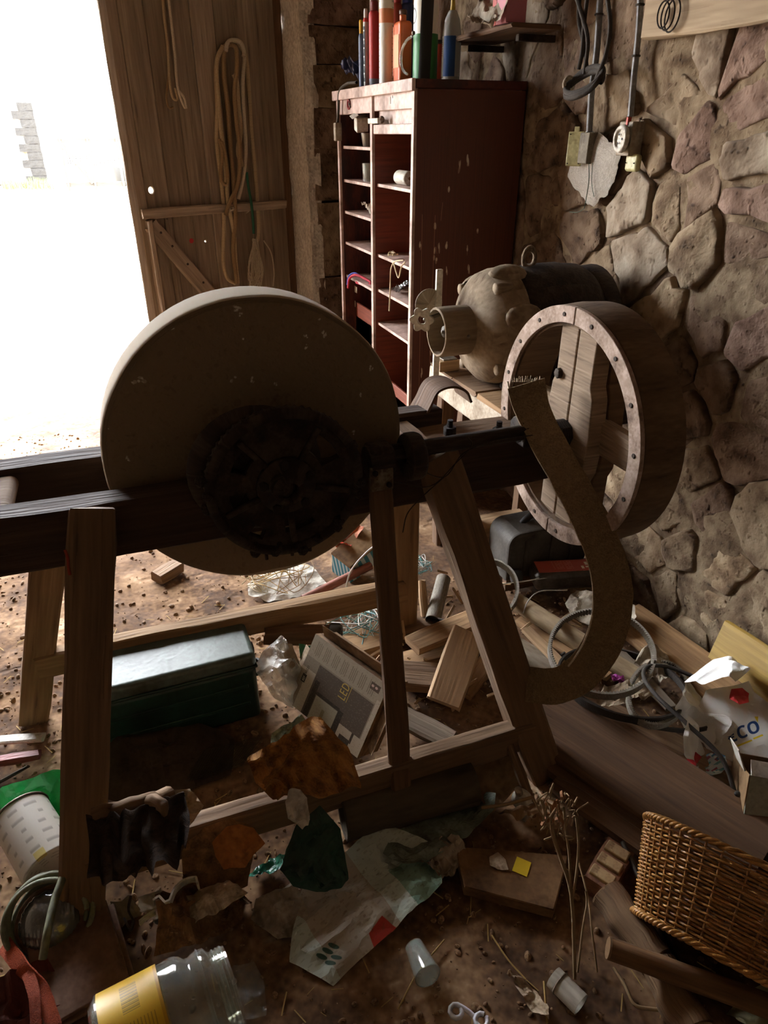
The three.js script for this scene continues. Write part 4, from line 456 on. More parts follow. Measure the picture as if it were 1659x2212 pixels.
// ================= fittings on the stone wall =================
{
  const W = WX - 0.045, wp = (px, py, off = 0) => gx(px, py, W - off);
  const cond = (label, l, r) => { const p = l.map(([a, b]) => wp(a, b, 0.012)); const t = thing('conduit', label, 'conduit', p.at(-1)); part(t, 'pipe', tube(p.map((q) => q.clone().sub(t.position)), r), mats.conduit); for (const k of [0, 1]) part(t, 'clip', new THREE.TorusGeometry(r + 0.001, 0.003, 6, 16).rotateX(Math.PI / 2), mats.steelDark, p[k].clone().lerp(p[k + 1], 0.5).sub(t.position)); return t; };
  cond('grey conduit running down to the cream switch box', [[1298, -40], [1290, 100], [1278, 200], [1273, 285]], 0.0095); cond('grey conduit running down to the white socket', [[1385, -40], [1380, 60], [1368, 180], [1362, 252]], 0.0085);
  const a = wp(1272, 320), sw = thing('switch_box', 'grey junction box with a cream cover plate swung open', 'switch', a); part(sw, 'box', rbox(0.05, 0.085, 0.06, 0.004), M('#8b8372', 'blotch', { size: 0.2, rough: 0.7 })); const cov = part(sw, 'cover', rbox(0.006, 0.095, 0.05, 0.003), mats.cream, wp(1242, 322, 0.03).sub(a), [0, 0.6, 0]); for (const [y, z] of [[0.04, 0.018], [0.04, -0.018], [-0.04, 0.018], [-0.04, -0.018]]) part(cov, 'screw', cyl(0.002, 0.003, 6, 0.0004).rotateZ(Math.PI / 2), mats.iron, V(-0.003, y, z)); part(cov, 'tab', rbox(0.006, 0.016, 0.016, 0.002), mats.cream, V(0, 0.053, 0));
  const s = wp(1348, 300, 0.03), so = thing('wall_socket', 'round white power socket tilted off the wall', 'socket', s); part(so, 'back_box', rbox(0.045, 0.085, 0.06, 0.004), mats.whiteDirty, V(0.03, 0.0, -0.01)); const fc = part(so, 'face', lathe([[0, 0.006], [0.022, 0.006], [0.024, 0.012], [0.032, 0.012], [0.035, 0.006], [0.035, 0], [0, 0]], 30).rotateZ(Math.PI / 2), mats.white, V(-0.004, 0, 0), [0, -0.12, 0]); for (const [y, z] of [[0.011, 0], [-0.011, 0], [0, 0.018]]) part(fc, 'contact_hole', cyl(0.003, 0.002, 8, 0.0003).rotateZ(Math.PI / 2), mats.black, V(-0.009, y, z - 0.006)); part(so, 'red_tab', rbox(0.012, 0.02, 0.008, 0.001), plain('#b3402c', 0.6), wp(1358, 262, 0.02).sub(s));
  const y1 = wp(1368, 352), cp = thing('terminal_cover', 'yellowed terminal cover below the white socket', 'cover', y1); part(cp, 'plate', rbox(0.02, 0.045, 0.055, 0.01, 3), mats.cream); for (const z of [-0.018, 0.018]) part(cp, 'screw', cyl(0.002, 0.003, 6, 0.0004).rotateZ(Math.PI / 2), mats.iron, V(-0.011, 0, z));
  solo('loose_wires', 'thin green and copper wires trailing below the switch box', 'wire', merge([tube([[1272, 352], [1272, 390], [1266, 430], [1262, 450]].map(([p, q]) => wp(p, q, 0.02)), 0.0016, { sides: 4 }), tube([[1262, 450], [1250, 458], [1230, 458]].map(([p, q]) => wp(p, q, 0.03)), 0.0012, { sides: 4 }), tube([[1280, 352], [1278, 395], [1283, 425]].map(([p, q]) => wp(p, q, 0.02)), 0.0012, { sides: 4 })]), plain('#4c5a48', 0.6));
  // plaster patch round the box
  { const c = wp(1280, 365, 0.0), N = 72, K = 10, rows = []; for (let j = 0; j <= K; j++) { const row = []; for (let i = 0; i <= N; i++) { const a = i / N * 6.28318, r = (j / K) * (1 + 0.35 * fbm(Math.cos(a) * 2, Math.sin(a) * 2, 3, 21, 5)); row.push(V(-0.012 * (1 - Math.pow(j / K, 4)) - 0.004 * fbm(Math.cos(a) * r * 4, Math.sin(a) * r * 4, 1, 23, 4) * (1 - j / K), Math.sin(a) * r * 0.098, Math.cos(a) * r * 0.125)); } rows.push(row); } const m = part(wallR, 'plaster_patch', skin(rows), mats.plaster); m.position.copy(c.add(V(0.006, 0, 0))).sub(wallR.position); m.userData.label = 'pale plaster patch round the switch box'; }
  // dark ring: coil of hose hung from a peg, with the cable bunch above
  const rc = wp(1262, 178, 0.07), ring = thing('hose_coil', 'dark ring of coiled hose hanging tilted on the wall', 'hose', rc), coil = []; for (let i = 0; i <= 90; i++) { const t = i / 90 * 6.283 * 3; coil.push(V(Math.sin(t) * 0.03 + 0.004 * noise3(i * 0.3, 1, 1, 2), Math.sin(t + 0.1) * 0.034 + (i / 90 - 0.5) * 0.016, Math.cos(t) * 0.072 * (1 + 0.05 * noise3(i * 0.3, 5, 1, 2)))); } part(ring, 'coil', tube(coil, 0.008, { n: 240 }), mats.rubber); part(ring, 'tape', new THREE.TorusGeometry(0.016, 0.006, 8, 14), mats.whiteDirty, V(-0.005, 0, -0.07));
  const cb = wp(1262, 100, 0.03), cbl = thing('cable_bunch', 'bunch of dark cables hanging over the hose coil', 'cable', cb); [[[1255, -30], [1250, 40], [1262, 100], [1268, 150]], [[1272, -30], [1262, 50], [1258, 110], [1250, 150]], [[1240, -20], [1256, 30], [1270, 90], [1262, 160]], [[1310, -20], [1318, 60], [1308, 120], [1288, 170]]].forEach((l, i) => part(cbl, 'cable', tube(l.map(([p, q]) => wp(p, q, 0.03 + 0.01 * i).sub(cb)), 0.006), mats.rubber));
  const sl = wp(1530, 22, -0.02), sb = thing('pale_wall_board', 'pale board fixed across the top of the stone wall', 'board', sl); bar(sb, 'board_body', M('#bca98d', 'grain', { size: 0.8, bump: 0.002 }), wp(1402, 28, 0.01).sub(sl), wp(1700, -28, 0.01).sub(sl), 0.12, 0.03);
  const wc = wp(1440, 30, 0.045), wi = thing('wire_coil', 'small coil of rusty wire hung on the pale board', 'wire', wc); for (let k = 0; k < 3; k++) part(wi, 'loop', new THREE.TorusGeometry(0.028 + 0.003 * k, 0.0022, 5, 26).scale(0.75, 1, 1).rotateY(Math.PI / 2), mats.iron, V(0.004 * k, -0.002 * k, 0.012 * (k - 1)), [0.15 * (k - 1), 0, 0]);
  // dark plank shelf over the cabinet with rag and pink boxes
  const sh = wp(1140, 55), shelf = thing('wall_shelf', 'dark plank shelf on the stone wall above the cabinet', 'shelf', V(WX - 0.11, gx(1140, 48, WX - 0.2).y, sh.z)); bar(shelf, 'plank', mats.dim, V(-0.02, 0, 0.2), V(-0.02, 0, -0.3), 0.016, 0.18, { up: V(0, 1, 0) }); for (const z of [0.12, -0.22]) part(shelf, 'bracket', rbox(0.14, 0.02, 0.02, 0.003), mats.iron, V(0.03, -0.022, z));
  const SY = shelf.position.y + 0.008, sp = (px) => { const x = WX - 0.19, d = ray(px, 30); return V(x, SY, d.z * x / d.x); };
  const rb = thing('pink_box', 'faded pink carton standing on the dark wall shelf', 'carton', sp(1100)); part(rb, 'carton_body', rbox(0.07, 0.12, 0.09, 0.003), plain('#b56d78', 0.6), V(0, 0.06, 0)); part(rb, 'stripe', rbox(0.0012, 0.12, 0.025, 0.0003), plain('#a83e34', 0.6), V(-0.0355, 0.06, -0.032));
  solo('shelf_rag', 'pale rag draped over the front of the dark wall shelf', 'rag', sheet(0.14, 0.24, { seed: 14, amp: 0.03, freq: 14 }), mats.whiteDirty, sp(1085).add(V(-0.03, 0.0, 0.02)), [0, 0, 0.35]);
}

// ================= things lying about =================
const rest = (m, h = 0.002) => { m.updateMatrixWorld(true); const b = new THREE.Box3().setFromObject(m, true); m.position.y += h - b.min.y; return m; };   // sets the lowest point at height h
function crumpled(name, label, cat, mat, px, py, h, w, d, o = {}) { const p = g(px, py, h), m = solo(name, label, cat, sheet(w, d, o), mat, p, [o.rx || 0, o.ry || 0, o.rz || 0], o.group); return m; }
function hung(name, label, cat, mat, px, py, z, w, d, o = {}) { const p = gz(px, py, z), q = sheet(w, d, o); q.center(); return solo(name, label, cat, q, mat, p, [o.rx || 0, o.ry || 0, o.rz || 0], o.group); }
// --- planks and timber behind and beside the bench ---
const plankGroup = 'scrap boards piled by the stone wall';
board('scrap_plank', 'wide pale plank lying along the foot of the stone wall', 'plank', mats.pale2, g(1350, 1330, 0.07), g(1640, 1545, 0.07), 0.022, 0.13, { up: V(-0.3, 1, 0), group: plankGroup });
board('scrap_plank', 'yellowed smooth board leaning on the stone wall beside the bags', 'plank', M('#b39445', 'grain', { size: 0.7, rough: 0.45, bump: 0.0005 }), gx(1552, 1382, 1.39), gx(1740, 1512, 1.39), 0.012, 0.125, { up: V(-1, 0.35, 0), group: plankGroup });
board('scrap_plank', 'pale narrow lath with a splintered end inside the belts', 'plank', mats.pale, g(1135, 1358, 0.1), g(1245, 1470, 0.07), 0.012, 0.038, { group: plankGroup });
board('scrap_plank', 'flat pale board under the toothed belts', 'plank', mats.pale2, g(1130, 1330, 0.05), g(1330, 1450, 0.05), 0.014, 0.11, { group: plankGroup });
board('scrap_plank', 'thin lath lying below the coiled belts', 'plank', mats.old, g(1190, 1480, 0.06), g(1340, 1560, 0.05), 0.014, 0.04, { group: plankGroup });
board('scrap_plank', 'grey painted strip lying among the belts', 'plank', mats.grey, g(1330, 1400, 0.07), g(1450, 1530, 0.06), 0.012, 0.04, { group: plankGroup });
board('scrap_plank', 'short bright sawn plank propped inside the bench legs', 'plank', mats.pale, g(1012, 1365, 0.17), g(958, 1520, 0.09), 0.022, 0.095, { up: V(0, 1, 0.4), group: plankGroup });
board('scrap_plank', 'dusty board under the carton beside the lever slat', 'plank', mats.old, g(820, 1455, 0.07), g(1010, 1470, 0.07), 0.03, 0.1, { group: plankGroup });
board('scrap_plank', 'pale board sloping behind the bright sawn plank', 'plank', mats.pale2, g(890, 1395, 0.1), g(1090, 1310, 0.12), 0.025, 0.08, { group: plankGroup });
board('scrap_plank', 'flat offcut lying at the rear foot of the bench', 'plank', mats.pale2, g(745, 1400, 0.03), g(850, 1370, 0.03), 0.04, 0.12, { group: plankGroup });
board('scrap_plank', 'squared offcut lying across the floor by the cable tangle', 'plank', mats.pale2, g(850, 1440, 0.04), g(985, 1410, 0.06), 0.045, 0.07, { group: plankGroup });
board('scrap_plank', 'grey weathered board with a nail below the bright sawn plank', 'plank', mats.grey, g(868, 1545, 0.05), g(975, 1600, 0.04), 0.02, 0.07, { group: plankGroup });
board('scrap_plank', 'pale split board lying flat behind the front stretcher', 'plank', mats.pale2, g(1000, 1500, 0.03), g(1060, 1420, 0.06), 0.02, 0.06, { group: plankGroup });
board('upright_offcut', 'small bright offcut standing behind the bench leg', 'offcut', mats.pale, g(918, 1330, 0.05), g(912, 1255, 0.14), 0.028, 0.02, { up: V(1, 0, 0) });
board('wood_beam_end', 'thick pale beam end lying behind the bench below the pulley', 'beam end', mats.pale, g(1015, 1150, 0.16), g(1130, 1125, 0.16), 0.07, 0.09, { group: plankGroup });
board('scrap_plank', 'broad dark plank running from the bench leg to the white carton', 'plank', mats.dim, g(1160, 1530, 0.07), g(1650, 1850, 0.05), 0.03, 0.2, { up: V(-0.25, 1, -0.1), group: plankGroup });
board('scrap_plank', 'dark plank lying beneath the broad dark plank', 'plank', mats.dim, g(1200, 1640, 0.03), g(1560, 1900, 0.03), 0.03, 0.1, { group: plankGroup });
board('scrap_plank', 'dusty brown plank beside the broad dark plank toward the wall', 'plank', mats.old, g(1250, 1520, 0.03), g(1600, 1700, 0.03), 0.025, 0.12, { group: plankGroup });
board('scrap_plank', 'rounded dark rail lying on the earth above the basket', 'plank', mats.dim, g(1195, 1690, 0.03), g(1480, 1890, 0.03), 0.045, 0.05, { ch: 0.015, group: plankGroup });
board('squared_stick', 'squared wooden stick leaning on the foot of the bench leg', 'stick', mats.bench, g(1100, 1605, 0.12), g(1150, 1740, 0.02), 0.02, 0.024);
const sh1 = solo('cardboard_scrap', 'curved brown cardboard scrap by the foot of the bench', 'cardboard', sheet(0.15, 0.12, { seed: 18, amp: 0.012, freq: 8, curl: 0.03, rag: 0.1 }), mats.card, g(1060, 1690, 0.02), [0.5, 0.4, -0.2]);
{ // pipes
  const pipe = (label, p, q, r, mat, wall = 0.003) => { const t = thing('pipe', label, 'pipe', p), L = p.distanceTo(q); along(part(t, 'tube', lathe([[r - wall, 0], [r, 0], [r, L], [r - wall, L], [r - wall, 0]], 28), mat), V(0, 0, 0), q.clone().sub(p)); along(part(t, 'end_ring', new THREE.TorusGeometry(r - wall / 2, wall * 0.6, 6, 28).rotateX(Math.PI / 2), mat), V(0, 0, 0), q.clone().sub(p)); return t; };
  pipe('long beige plastic pipe lying under the toothed belts', g(1115, 1300, 0.1), g(1400, 1480, 0.055), 0.029, M('#b7a282', 'fine', { rough: 0.5, bump: 0.0003 }));
  pipe('short white cardboard tube end beside the bench leg', g(1112, 1400, 0.06), g(1195, 1450, 0.045), 0.036, mats.whiteDirty);
  pipe('grey ribbed pipe end standing behind the bench leg', g(935, 1340, 0.06), g(958, 1250, 0.1), 0.024, mats.rubberGrey);
  pipe('thick dark pipe lying under the front stretcher', g(742, 1765, 0.055), g(1020, 1690, 0.055), 0.052, M('#5b5140', 'blotch', { size: 0.3, rough: 0.85, bump: 0.001 }), 0.006);
  pipe('faded red tube lying on the rubbish behind the grindstone', g(655, 1295, 0.05), g(800, 1222, 0.06), 0.015, M('#a5695a', 'blotch', { size: 0.2, rough: 0.7 }));
  pipe('steel rod stuck between basket and logs', g(1345, 1820, 0.05), g(1475, 2100, 0.015), 0.005, mats.steelDark, 0.004);
}
{ // toothed and plain belts
  const loop = (name, label, cx, cy, h, rx, ry, turn, w, t, mat, teeth, o = {}) => { const pts = []; for (let i = 0; i <= 48; i++) { const a = (o.a0 ?? 0) + (i / 48) * (o.sweep ?? 6.2), x = Math.cos(a) * rx, y = Math.sin(a) * ry; const p = g(cx + x * Math.cos(turn) - y * Math.sin(turn), cy + x * Math.sin(turn) + y * Math.cos(turn), h + (o.lift || 0) * Math.sin(a + (o.ph || 0)) + 0.006 * noise3(i * 0.2, rx, 1, 2)); pts.push(p); } const c = pts[0].clone(), th = thing(name, label, 'belt', c, 'loose machine belts'); part(th, 'belt_strip', band(pts.map((p) => p.clone().sub(c)), w, t, V(0, 1, 0), { n: 220, teeth }), mat); return th; };
  loop('toothed_belt', 'pale toothed belt standing up behind the bench leg', 1055, 1275, 0.1, 66, 64, 0, 0.02, 0.005, mats.rubberGrey, 0.006, { lift: 0.03, ph: 2, a0: -1.6, sweep: 3.6 });
  loop('toothed_belt', 'large toothed belt looped over the plastic pipe', 1300, 1412, 0.13, 118, 92, 0.25, 0.02, 0.005, mats.rubberGrey, 0.006, { lift: 0.02 });
  loop('toothed_belt', 'smaller toothed belt lying on the scraps by the white bag', 1420, 1500, 0.09, 66, 72, 0.5, 0.018, 0.005, mats.rubberGrey, 0.006, { lift: 0.02 });
  loop('flat_belt', 'dark flat belt in a wide loop on the scrap boards', 1345, 1480, 0.09, 146, 70, 0.28, 0.022, 0.006, mats.rubber, 0, { lift: 0.02 });
  loop('flat_belt', 'slack dark belt trailing below the coiled belts', 1380, 1490, 0.075, 190, 70, 0.32, 0.013, 0.004, mats.rubber, 0, { a0: 0.5, sweep: 3.0 });
  const cp = [[1590, 1720, 0.07], [1560, 1640, 0.12], [1480, 1560, 0.15], [1420, 1505, 0.16], [1390, 1460, 0.15], [1400, 1440, 0.14], [1440, 1440, 0.13], [1500, 1462, 0.12]].map(([a, b, h]) => g(a, b, h)), cc = thing('rubber_hose', 'thin dark hose bent in a hook across the white bag', 'hose', cp[0]); part(cc, 'hose_body', tube(cp.map((p) => p.clone().sub(cp[0])), 0.0055), mats.rubber); part(cc, 'hose_end', cyl(0.0075, 0.02, 10), mats.black, V(0, 0, 0), [0.3, 0, 0.3]);
}
{ // black jerrycan, bottle with red label
  const p = g(1175, 1220, 0.08), j = thing('jerrycan', 'dusty black plastic jerrycan lying behind the bench by the stone wall', 'jerrycan', V(1.2, 0.0, -1.72)); const s = new THREE.Shape(); s.moveTo(-0.13, 0); s.lineTo(0.14, 0); s.quadraticCurveTo(0.16, 0, 0.16, 0.03); s.lineTo(0.15, 0.13); s.quadraticCurveTo(0.14, 0.155, 0.11, 0.155); s.lineTo(-0.1, 0.155); s.quadraticCurveTo(-0.13, 0.15, -0.13, 0.12); s.closePath();
  part(j, 'can_body', boxUV(new THREE.ExtrudeGeometry(s, { depth: 0.12, bevelEnabled: true, bevelSize: 0.012, bevelThickness: 0.012, bevelSegments: 3 })), mats.blackDusty, V(0, 0.08, -0.06)); part(j, 'handle', tube([V(-0.06, 0.24, 0), V(-0.03, 0.265, 0), V(0.05, 0.265, 0), V(0.08, 0.24, 0)], 0.012), mats.black); part(j, 'cap', cyl(0.025, 0.03, 16), mats.black, V(0.125, 0.245, 0)); for (const x of [-0.08, 0.02, 0.1]) part(j, 'rib', rbox(0.012, 0.12, 0.006, 0.003), mats.blackDusty, V(x, 0.16, 0.075));
  bar(j, 'crate_slat', mats.dim, V(-0.13, 0.04, 0.04), V(0.15, 0.04, 0.04), 0.06, 0.04);
  const b0 = g(1092, 1246, 0.1), b1 = g(1320, 1234, 0.1), ol = thing('oil_bottle', 'dark oil bottle with a red label lying on its side', 'bottle', b0), dir = b1.clone().sub(b0); const ob = new THREE.Group(); const body = part(ol, 'bottle_body', rbox(0.23, 0.07, 0.1, 0.02, 4), M('#57524c', 'blotch', { size: 0.2, rough: 0.4 })); lay(body, b0.clone().lerp(b1, 0.13).sub(b0), b1.clone().add(dir.clone().multiplyScalar(0.0)).sub(b0));
  const cap = part(ol, 'cap', cyl(0.022, 0.034, 18), mats.black); along(cap, dir.clone().multiplyScalar(0.02).add(V(0, 0, 0)), dir.clone().multiplyScalar(1)); cap.position.add(dir.clone().normalize().multiplyScalar(0.012));
  const lb = part(body, 'red_label', new THREE.BoxGeometry(0.19, 0.002, 0.065), plain('#ffffff', 0.5, { map: paint(512, 160, (x, w, h) => { x.fillStyle = '#b5564a'; x.fillRect(0, 0, w, h); x.fillStyle = 'rgba(240,220,210,.55)'; for (let i = 0; i < 6; i++) for (let k = 0; k < 7; k++) x.fillRect(150 + k * 28, 20 + i * 20, 12 + 8 * ((i * k) % 3), 5); x.fillStyle = '#f0e6dc'; x.fillRect(400, 95, 24, 40); x.fillRect(446, 40, 26, 44); x.fillRect(440, 100, 40, 22); }) }), V(-0.01, 0.0355, 0.005)); lb.userData.label = 'red printed label';
}
{ // dark green tool case under the grindstone
  const t = thing('green_tool_case', 'dark green metal case with a lid coloured as if lit under the grindstone', 'case', V(-0.05, 0, -1.475)); t.rotation.y = 0.02;
  part(t, 'case_body', rbox(0.43, 0.175, 0.155, 0.012, 3), mats.greenCan, V(0, 0.0875, 0)); const lid = part(t, 'lid', rbox(0.436, 0.045, 0.16, 0.014, 3), M('#5f6f68', 'blotch', { size: 0.35, rough: 0.4, bump: 0.0006 }), V(0, 0.2, 0)); lid.userData.label = 'grey lid with daylight painted into its colour'; part(lid, 'rim_bead', rbox(0.44, 0.008, 0.164, 0.004), mats.greenCan, V(0, -0.02, 0));  // lid paler than the body: light from above is put into its colour
  part(t, 'end_handle', tube([V(0, 0.05, 0.03), V(0.02, 0.05, 0.025), V(0.02, 0.05, -0.025), V(0, 0.05, -0.03)], 0.006), mats.black, V(0.217, 0.06, 0)); part(t, 'latch', rbox(0.012, 0.05, 0.03, 0.003), mats.black, V(0.219, 0.165, 0)); for (const y of [0.06, 0.12]) part(t, 'pressed_rib', rbox(0.38, 0.01, 0.004, 0.002), mats.greenCan, V(0, y, 0.078));
}
{ // carton with lamp picture
  const a = g(695, 1380, 0.25), b = g(850, 1490, 0.23), c = g(772, 1622, 0.05), d = g(598, 1508, 0.09), ex = b.clone().sub(a), ey = a.clone().sub(d).add(b.clone().sub(c)).multiplyScalar(0.5), w = (ex.length() + c.distanceTo(d)) / 2, h = ey.length(); ex.normalize(); ey.addScaledVector(ex, -ey.dot(ex)).normalize(); const ez = ex.clone().cross(ey), ctr = a.clone().add(b).add(c).add(d).multiplyScalar(0.25), dp = 0.09;
  const t = thing('led_lamp_carton', 'dusty grey carton printed with an LED floodlight tipped against the stretcher', 'carton', ctr); t.quaternion.setFromRotationMatrix(new THREE.Matrix4().makeBasis(ex, ey, ez));
  const pic = paint(512, 512, (x, W, H) => {
    x.fillStyle = '#8f8573'; x.fillRect(0, 0, W, H); x.fillStyle = '#a89d88'; x.fillRect(0, 0, W, 150); x.fillStyle = '#5d5347'; x.fillRect(100, 160, 380, 352); x.fillStyle = '#bdb4a0'; x.fillRect(0, 230, 100, 282); x.fillRect(340, 400, 172, 112); x.fillRect(486, 120, 26, 392); x.fillStyle = '#8c8270'; x.fillRect(0, 250, 40, 262);
    x.fillStyle = '#3f372d'; x.fillRect(112, 260, 32, 252); x.fillRect(112, 320, 200, 22); x.fillRect(308, 330, 34, 182); x.fillStyle = '#aca793'; x.fillRect(150, 345, 156, 167); x.fillStyle = '#463d33'; x.fillRect(365, 455, 70, 57); x.fillRect(430, 400, 14, 70); x.fillStyle = '#8f8a6d'; x.fillRect(215, 400, 20, 60);
    x.save(); x.translate(318, 232); x.rotate(-Math.PI / 2); x.fillStyle = '#cfb052'; x.font = '66px sans-serif'; x.fillText('LED', -34, 0); x.fillRect(-30, 10, 110, 3); x.restore();
    x.save(); x.translate(44, 330); x.rotate(-Math.PI / 2); x.fillStyle = '#2b2620'; x.fillRect(0, -22, 56, 28); x.fillStyle = '#cfc7b4'; x.font = 'bold 19px monospace'; x.fillText('REF', 8, 0); x.fillStyle = '#4a4033'; x.fillText('60223', 62, 0); x.restore();
    x.fillStyle = '#7e7462'; for (let i = 0; i < 7; i++) for (let k = 0; k < 4; k++) x.fillRect(40 + i * 62 + k * 11, 30 + (k % 2) * 8, 4, 90); x.fillStyle = '#5a4d41'; x.fillRect(420, 40, 60, 46); x.fillStyle = '#c9ab9c'; for (const X of [428, 452]) { x.beginPath(); x.arc(X + 6, 62, 9, 0, 6.3); x.stroke(); x.fill(); }
    const r = rng(2); for (let i = 0; i < 3500; i++) { x.fillStyle = `rgba(${r() < 0.6 ? '186,172,148' : '90,78,62'},.13)`; x.fillRect(r() * W, r() * H, 2 + 7 * r(), 2 + 5 * r()); }
  });
  const uvBox = new THREE.BoxGeometry(w, h, dp); part(t, 'carton_body', uvBox, [mats.card, mats.card, mats.card, mats.card, plain('#ffffff', 0.85, { map: pic }), mats.card], V(0, 0, -dp / 2)); part(t, 'flap', rbox(w * 0.98, 0.0025, 0.07, 0.001), mats.card, V(0.01, h / 2 + 0.006, -0.02), [-0.9, 0, 0.02]); part(t, 'flap', rbox(0.0025, h * 0.95, 0.05, 0.001), mats.paper, V(w / 2 + 0.012, 0.02, -0.02), [0, 0.9, 0]); part(t, 'side_flap', rbox(0.03, h * 0.3, 0.002, 0.001), mats.paper, V(-w / 2 - 0.012, h * 0.12, -0.01), [0, -0.4, 0]);
}
{ // brown mallet-like block with ferrule
  const p = g(572, 1375, 0.17), q = g(715, 1368, 0.17), t = thing('wooden_mallet', 'brown wooden mallet head with an iron ferrule behind the carton', 'mallet', p); lay(part(t, 'head', timber(p.distanceTo(q), 0.05, 0.05, { ch: 0.01, seed: 9 }), mats.dim), V(0, 0, 0), q.clone().sub(p)); along(part(t, 'ferrule', lathe([[0.012, 0], [0.027, 0], [0.03, 0.005], [0.03, 0.026], [0.024, 0.034], [0.012, 0.034], [0.012, 0]], 22), mats.steelDark), q.clone().sub(p).multiplyScalar(0.98), q.clone().sub(p).add(V(0.05, 0, 0.06)));
  bar(t, 'prop', mats.dim, V(0.05, -0.165, -0.02), V(0.05, -0.02, -0.02), 0.03, 0.03);
}
// --- papers, bags, cloth ---
{
  const foil = M('#bfc8bd', 'fine', { rough: 0.28, metal: 0.55, bump: 0 });
  const s1 = crumpled('foil_wrapper', 'crumpled green and silver wrapper standing by the carton', 'wrapper', M('#8fa795', 'blotch', { size: 0.12, rough: 0.35, metal: 0.3, bump: 0 }), 635, 1600, 0.14, 0.12, 0.13, { seed: 22, amp: 0.02, freq: 16, rx: 1.1, ry: 0.5 });
  hung('orange_paper', 'crumpled orange brown paper hanging over the front stretcher', 'paper', mats.kraft, 655, 1658, -0.95, 0.2, 0.16, { seed: 23, amp: 0.045, freq: 11, rx: 1.1, ry: 0.35, rz: 0.1 });
  hung('brown_paper_sack', 'torn brown paper sack lying by the old cloth', 'paper', mats.kraftDark, 470, 1850, -0.945, 0.17, 0.19, { seed: 24, amp: 0.022, freq: 9, rx: 1.15, ry: -0.3 });
  hung('pale_paper', 'pale crumpled paper draped over the stretcher beside the bench leg', 'paper', mats.paper, 393, 1745, -0.955, 0.1, 0.09, { seed: 25, amp: 0.02, freq: 18, rx: 0.9, ry: -0.2 });
  hung('orange_scrap', 'folded orange card scrap leaning below the stretcher', 'paper', M('#b5702f', 'fine', { rough: 0.9 }), 510, 1828, -0.85, 0.09, 0.09, { seed: 26, amp: 0.012, freq: 12, rx: 0.9, ry: 0.6 });
  hung('green_paper', 'crumpled dark green plastic sheet standing in the litter', 'plastic sheet', M('#1d4c37', 'blotch', { size: 0.2, rough: 0.5, bump: 0.0005 }), 680, 1850, -0.86, 0.15, 0.17, { seed: 27, amp: 0.03, freq: 10, rx: 0.95, ry: 0.25, rag: 0.12 });
  hung('white_scrap', 'pointed white paper scrap sticking up by the green sheet', 'paper', mats.white, 643, 1745, -0.9, 0.05, 0.11, { seed: 28, amp: 0.015, freq: 20, rx: 1.2, ry: 0.1 });
  crumpled('feed_bag', 'pale green and white woven feed bag spread flat on the earth', 'bag', plain('#ffffff', 0.6, { map: paint(512, 256, (x, w, h) => { x.fillStyle = '#b7c2b4'; x.fillRect(0, 0, w, h); x.fillStyle = '#a99f8c'; x.fillRect(90, 0, 190, 256); x.fillStyle = '#7fa08c'; x.fillRect(340, 120, 172, 136); x.fillStyle = '#b33426'; x.beginPath(); x.moveTo(190, 256); x.lineTo(270, 256); x.lineTo(250, 205); x.lineTo(200, 215); x.fill(); x.fillStyle = '#2c4a3a'; for (let i = 0; i < 5; i++) { x.beginPath(); x.ellipse(80 + i * 9, 180 + (i % 2) * 24, 14, 5, 0.9, 0, 6.3); x.fill(); } const r = rng(6); for (let i = 0; i < 700; i++) { x.fillStyle = `rgba(80,62,44,${0.05 + 0.2 * r()})`; x.fillRect(r() * w, r() * h, 2 + 12 * r(), 1 + 5 * r()); } }) }), 790, 1945, 0.0, 0.4, 0.2, { print: true, seed: 29, amp: 0.02, freq: 8, ry: 0.32, rag: 0.08, square: 0.95 });
  crumpled('green_bag', 'dusty green bag scrap lying below the dark pipe', 'bag', M('#87988a', 'blotch', { size: 0.2, rough: 0.7 }), 950, 1810, 0.0, 0.34, 0.12, { seed: 30, amp: 0.02, freq: 10, ry: 0.28 });
  crumpled('white_paper', 'crumpled whitish paper at the end of the feed bag', 'paper', mats.whiteDirty, 955, 1865, 0.0, 0.11, 0.09, { seed: 31, amp: 0.025, freq: 22, ry: 0.6 });
  crumpled('white_paper', 'crumpled grey paper under the edge of the feed bag', 'paper', mats.whiteDirty, 610, 1985, 0.0, 0.13, 0.1, { seed: 32, amp: 0.02, freq: 18, ry: 0.2 });
  crumpled('torn_paper', 'torn dirty white paper heap behind the plastic jar', 'paper', mats.paper, 452, 1955, 0.045, 0.15, 0.09, { seed: 33, amp: 0.022, freq: 18, rx: 0.3, ry: 0.25, rag: 0.3 });
  crumpled('torn_paper', 'brown soiled paper heap just behind the jar mouth', 'paper', mats.kraftDark, 430, 2010, 0.0, 0.22, 0.12, { seed: 34, amp: 0.04, freq: 14, ry: 0.15, rag: 0.25 });
  crumpled('teal_plastic', 'shiny teal plastic scrap between the papers', 'plastic scrap', plain('#1e5a45', 0.25), 580, 1880, 0.01, 0.1, 0.05, { seed: 35, amp: 0.02, freq: 20, ry: 0.1 });
  crumpled('brown_rag', 'dusty brown paper wad by the dry twig', 'paper', mats.card, 1120, 1775, 0.02, 0.12, 0.05, { seed: 36, amp: 0.025, freq: 18, ry: -0.5 });
  crumpled('white_bag_scrap', 'white plastic bag squeezed beside the green case', 'bag', mats.bag, 605, 1460, 0.1, 0.12, 0.2, { seed: 37, amp: 0.045, freq: 14, rx: 0.7, ry: 0.3 });
  crumpled('newspaper', 'rolled newsprint scrap beside the green case', 'paper', mats.whiteDirty, 632, 1430, 0.15, 0.06, 0.13, { seed: 38, amp: 0.02, freq: 14, rx: 0.9, rz: 0.4 });
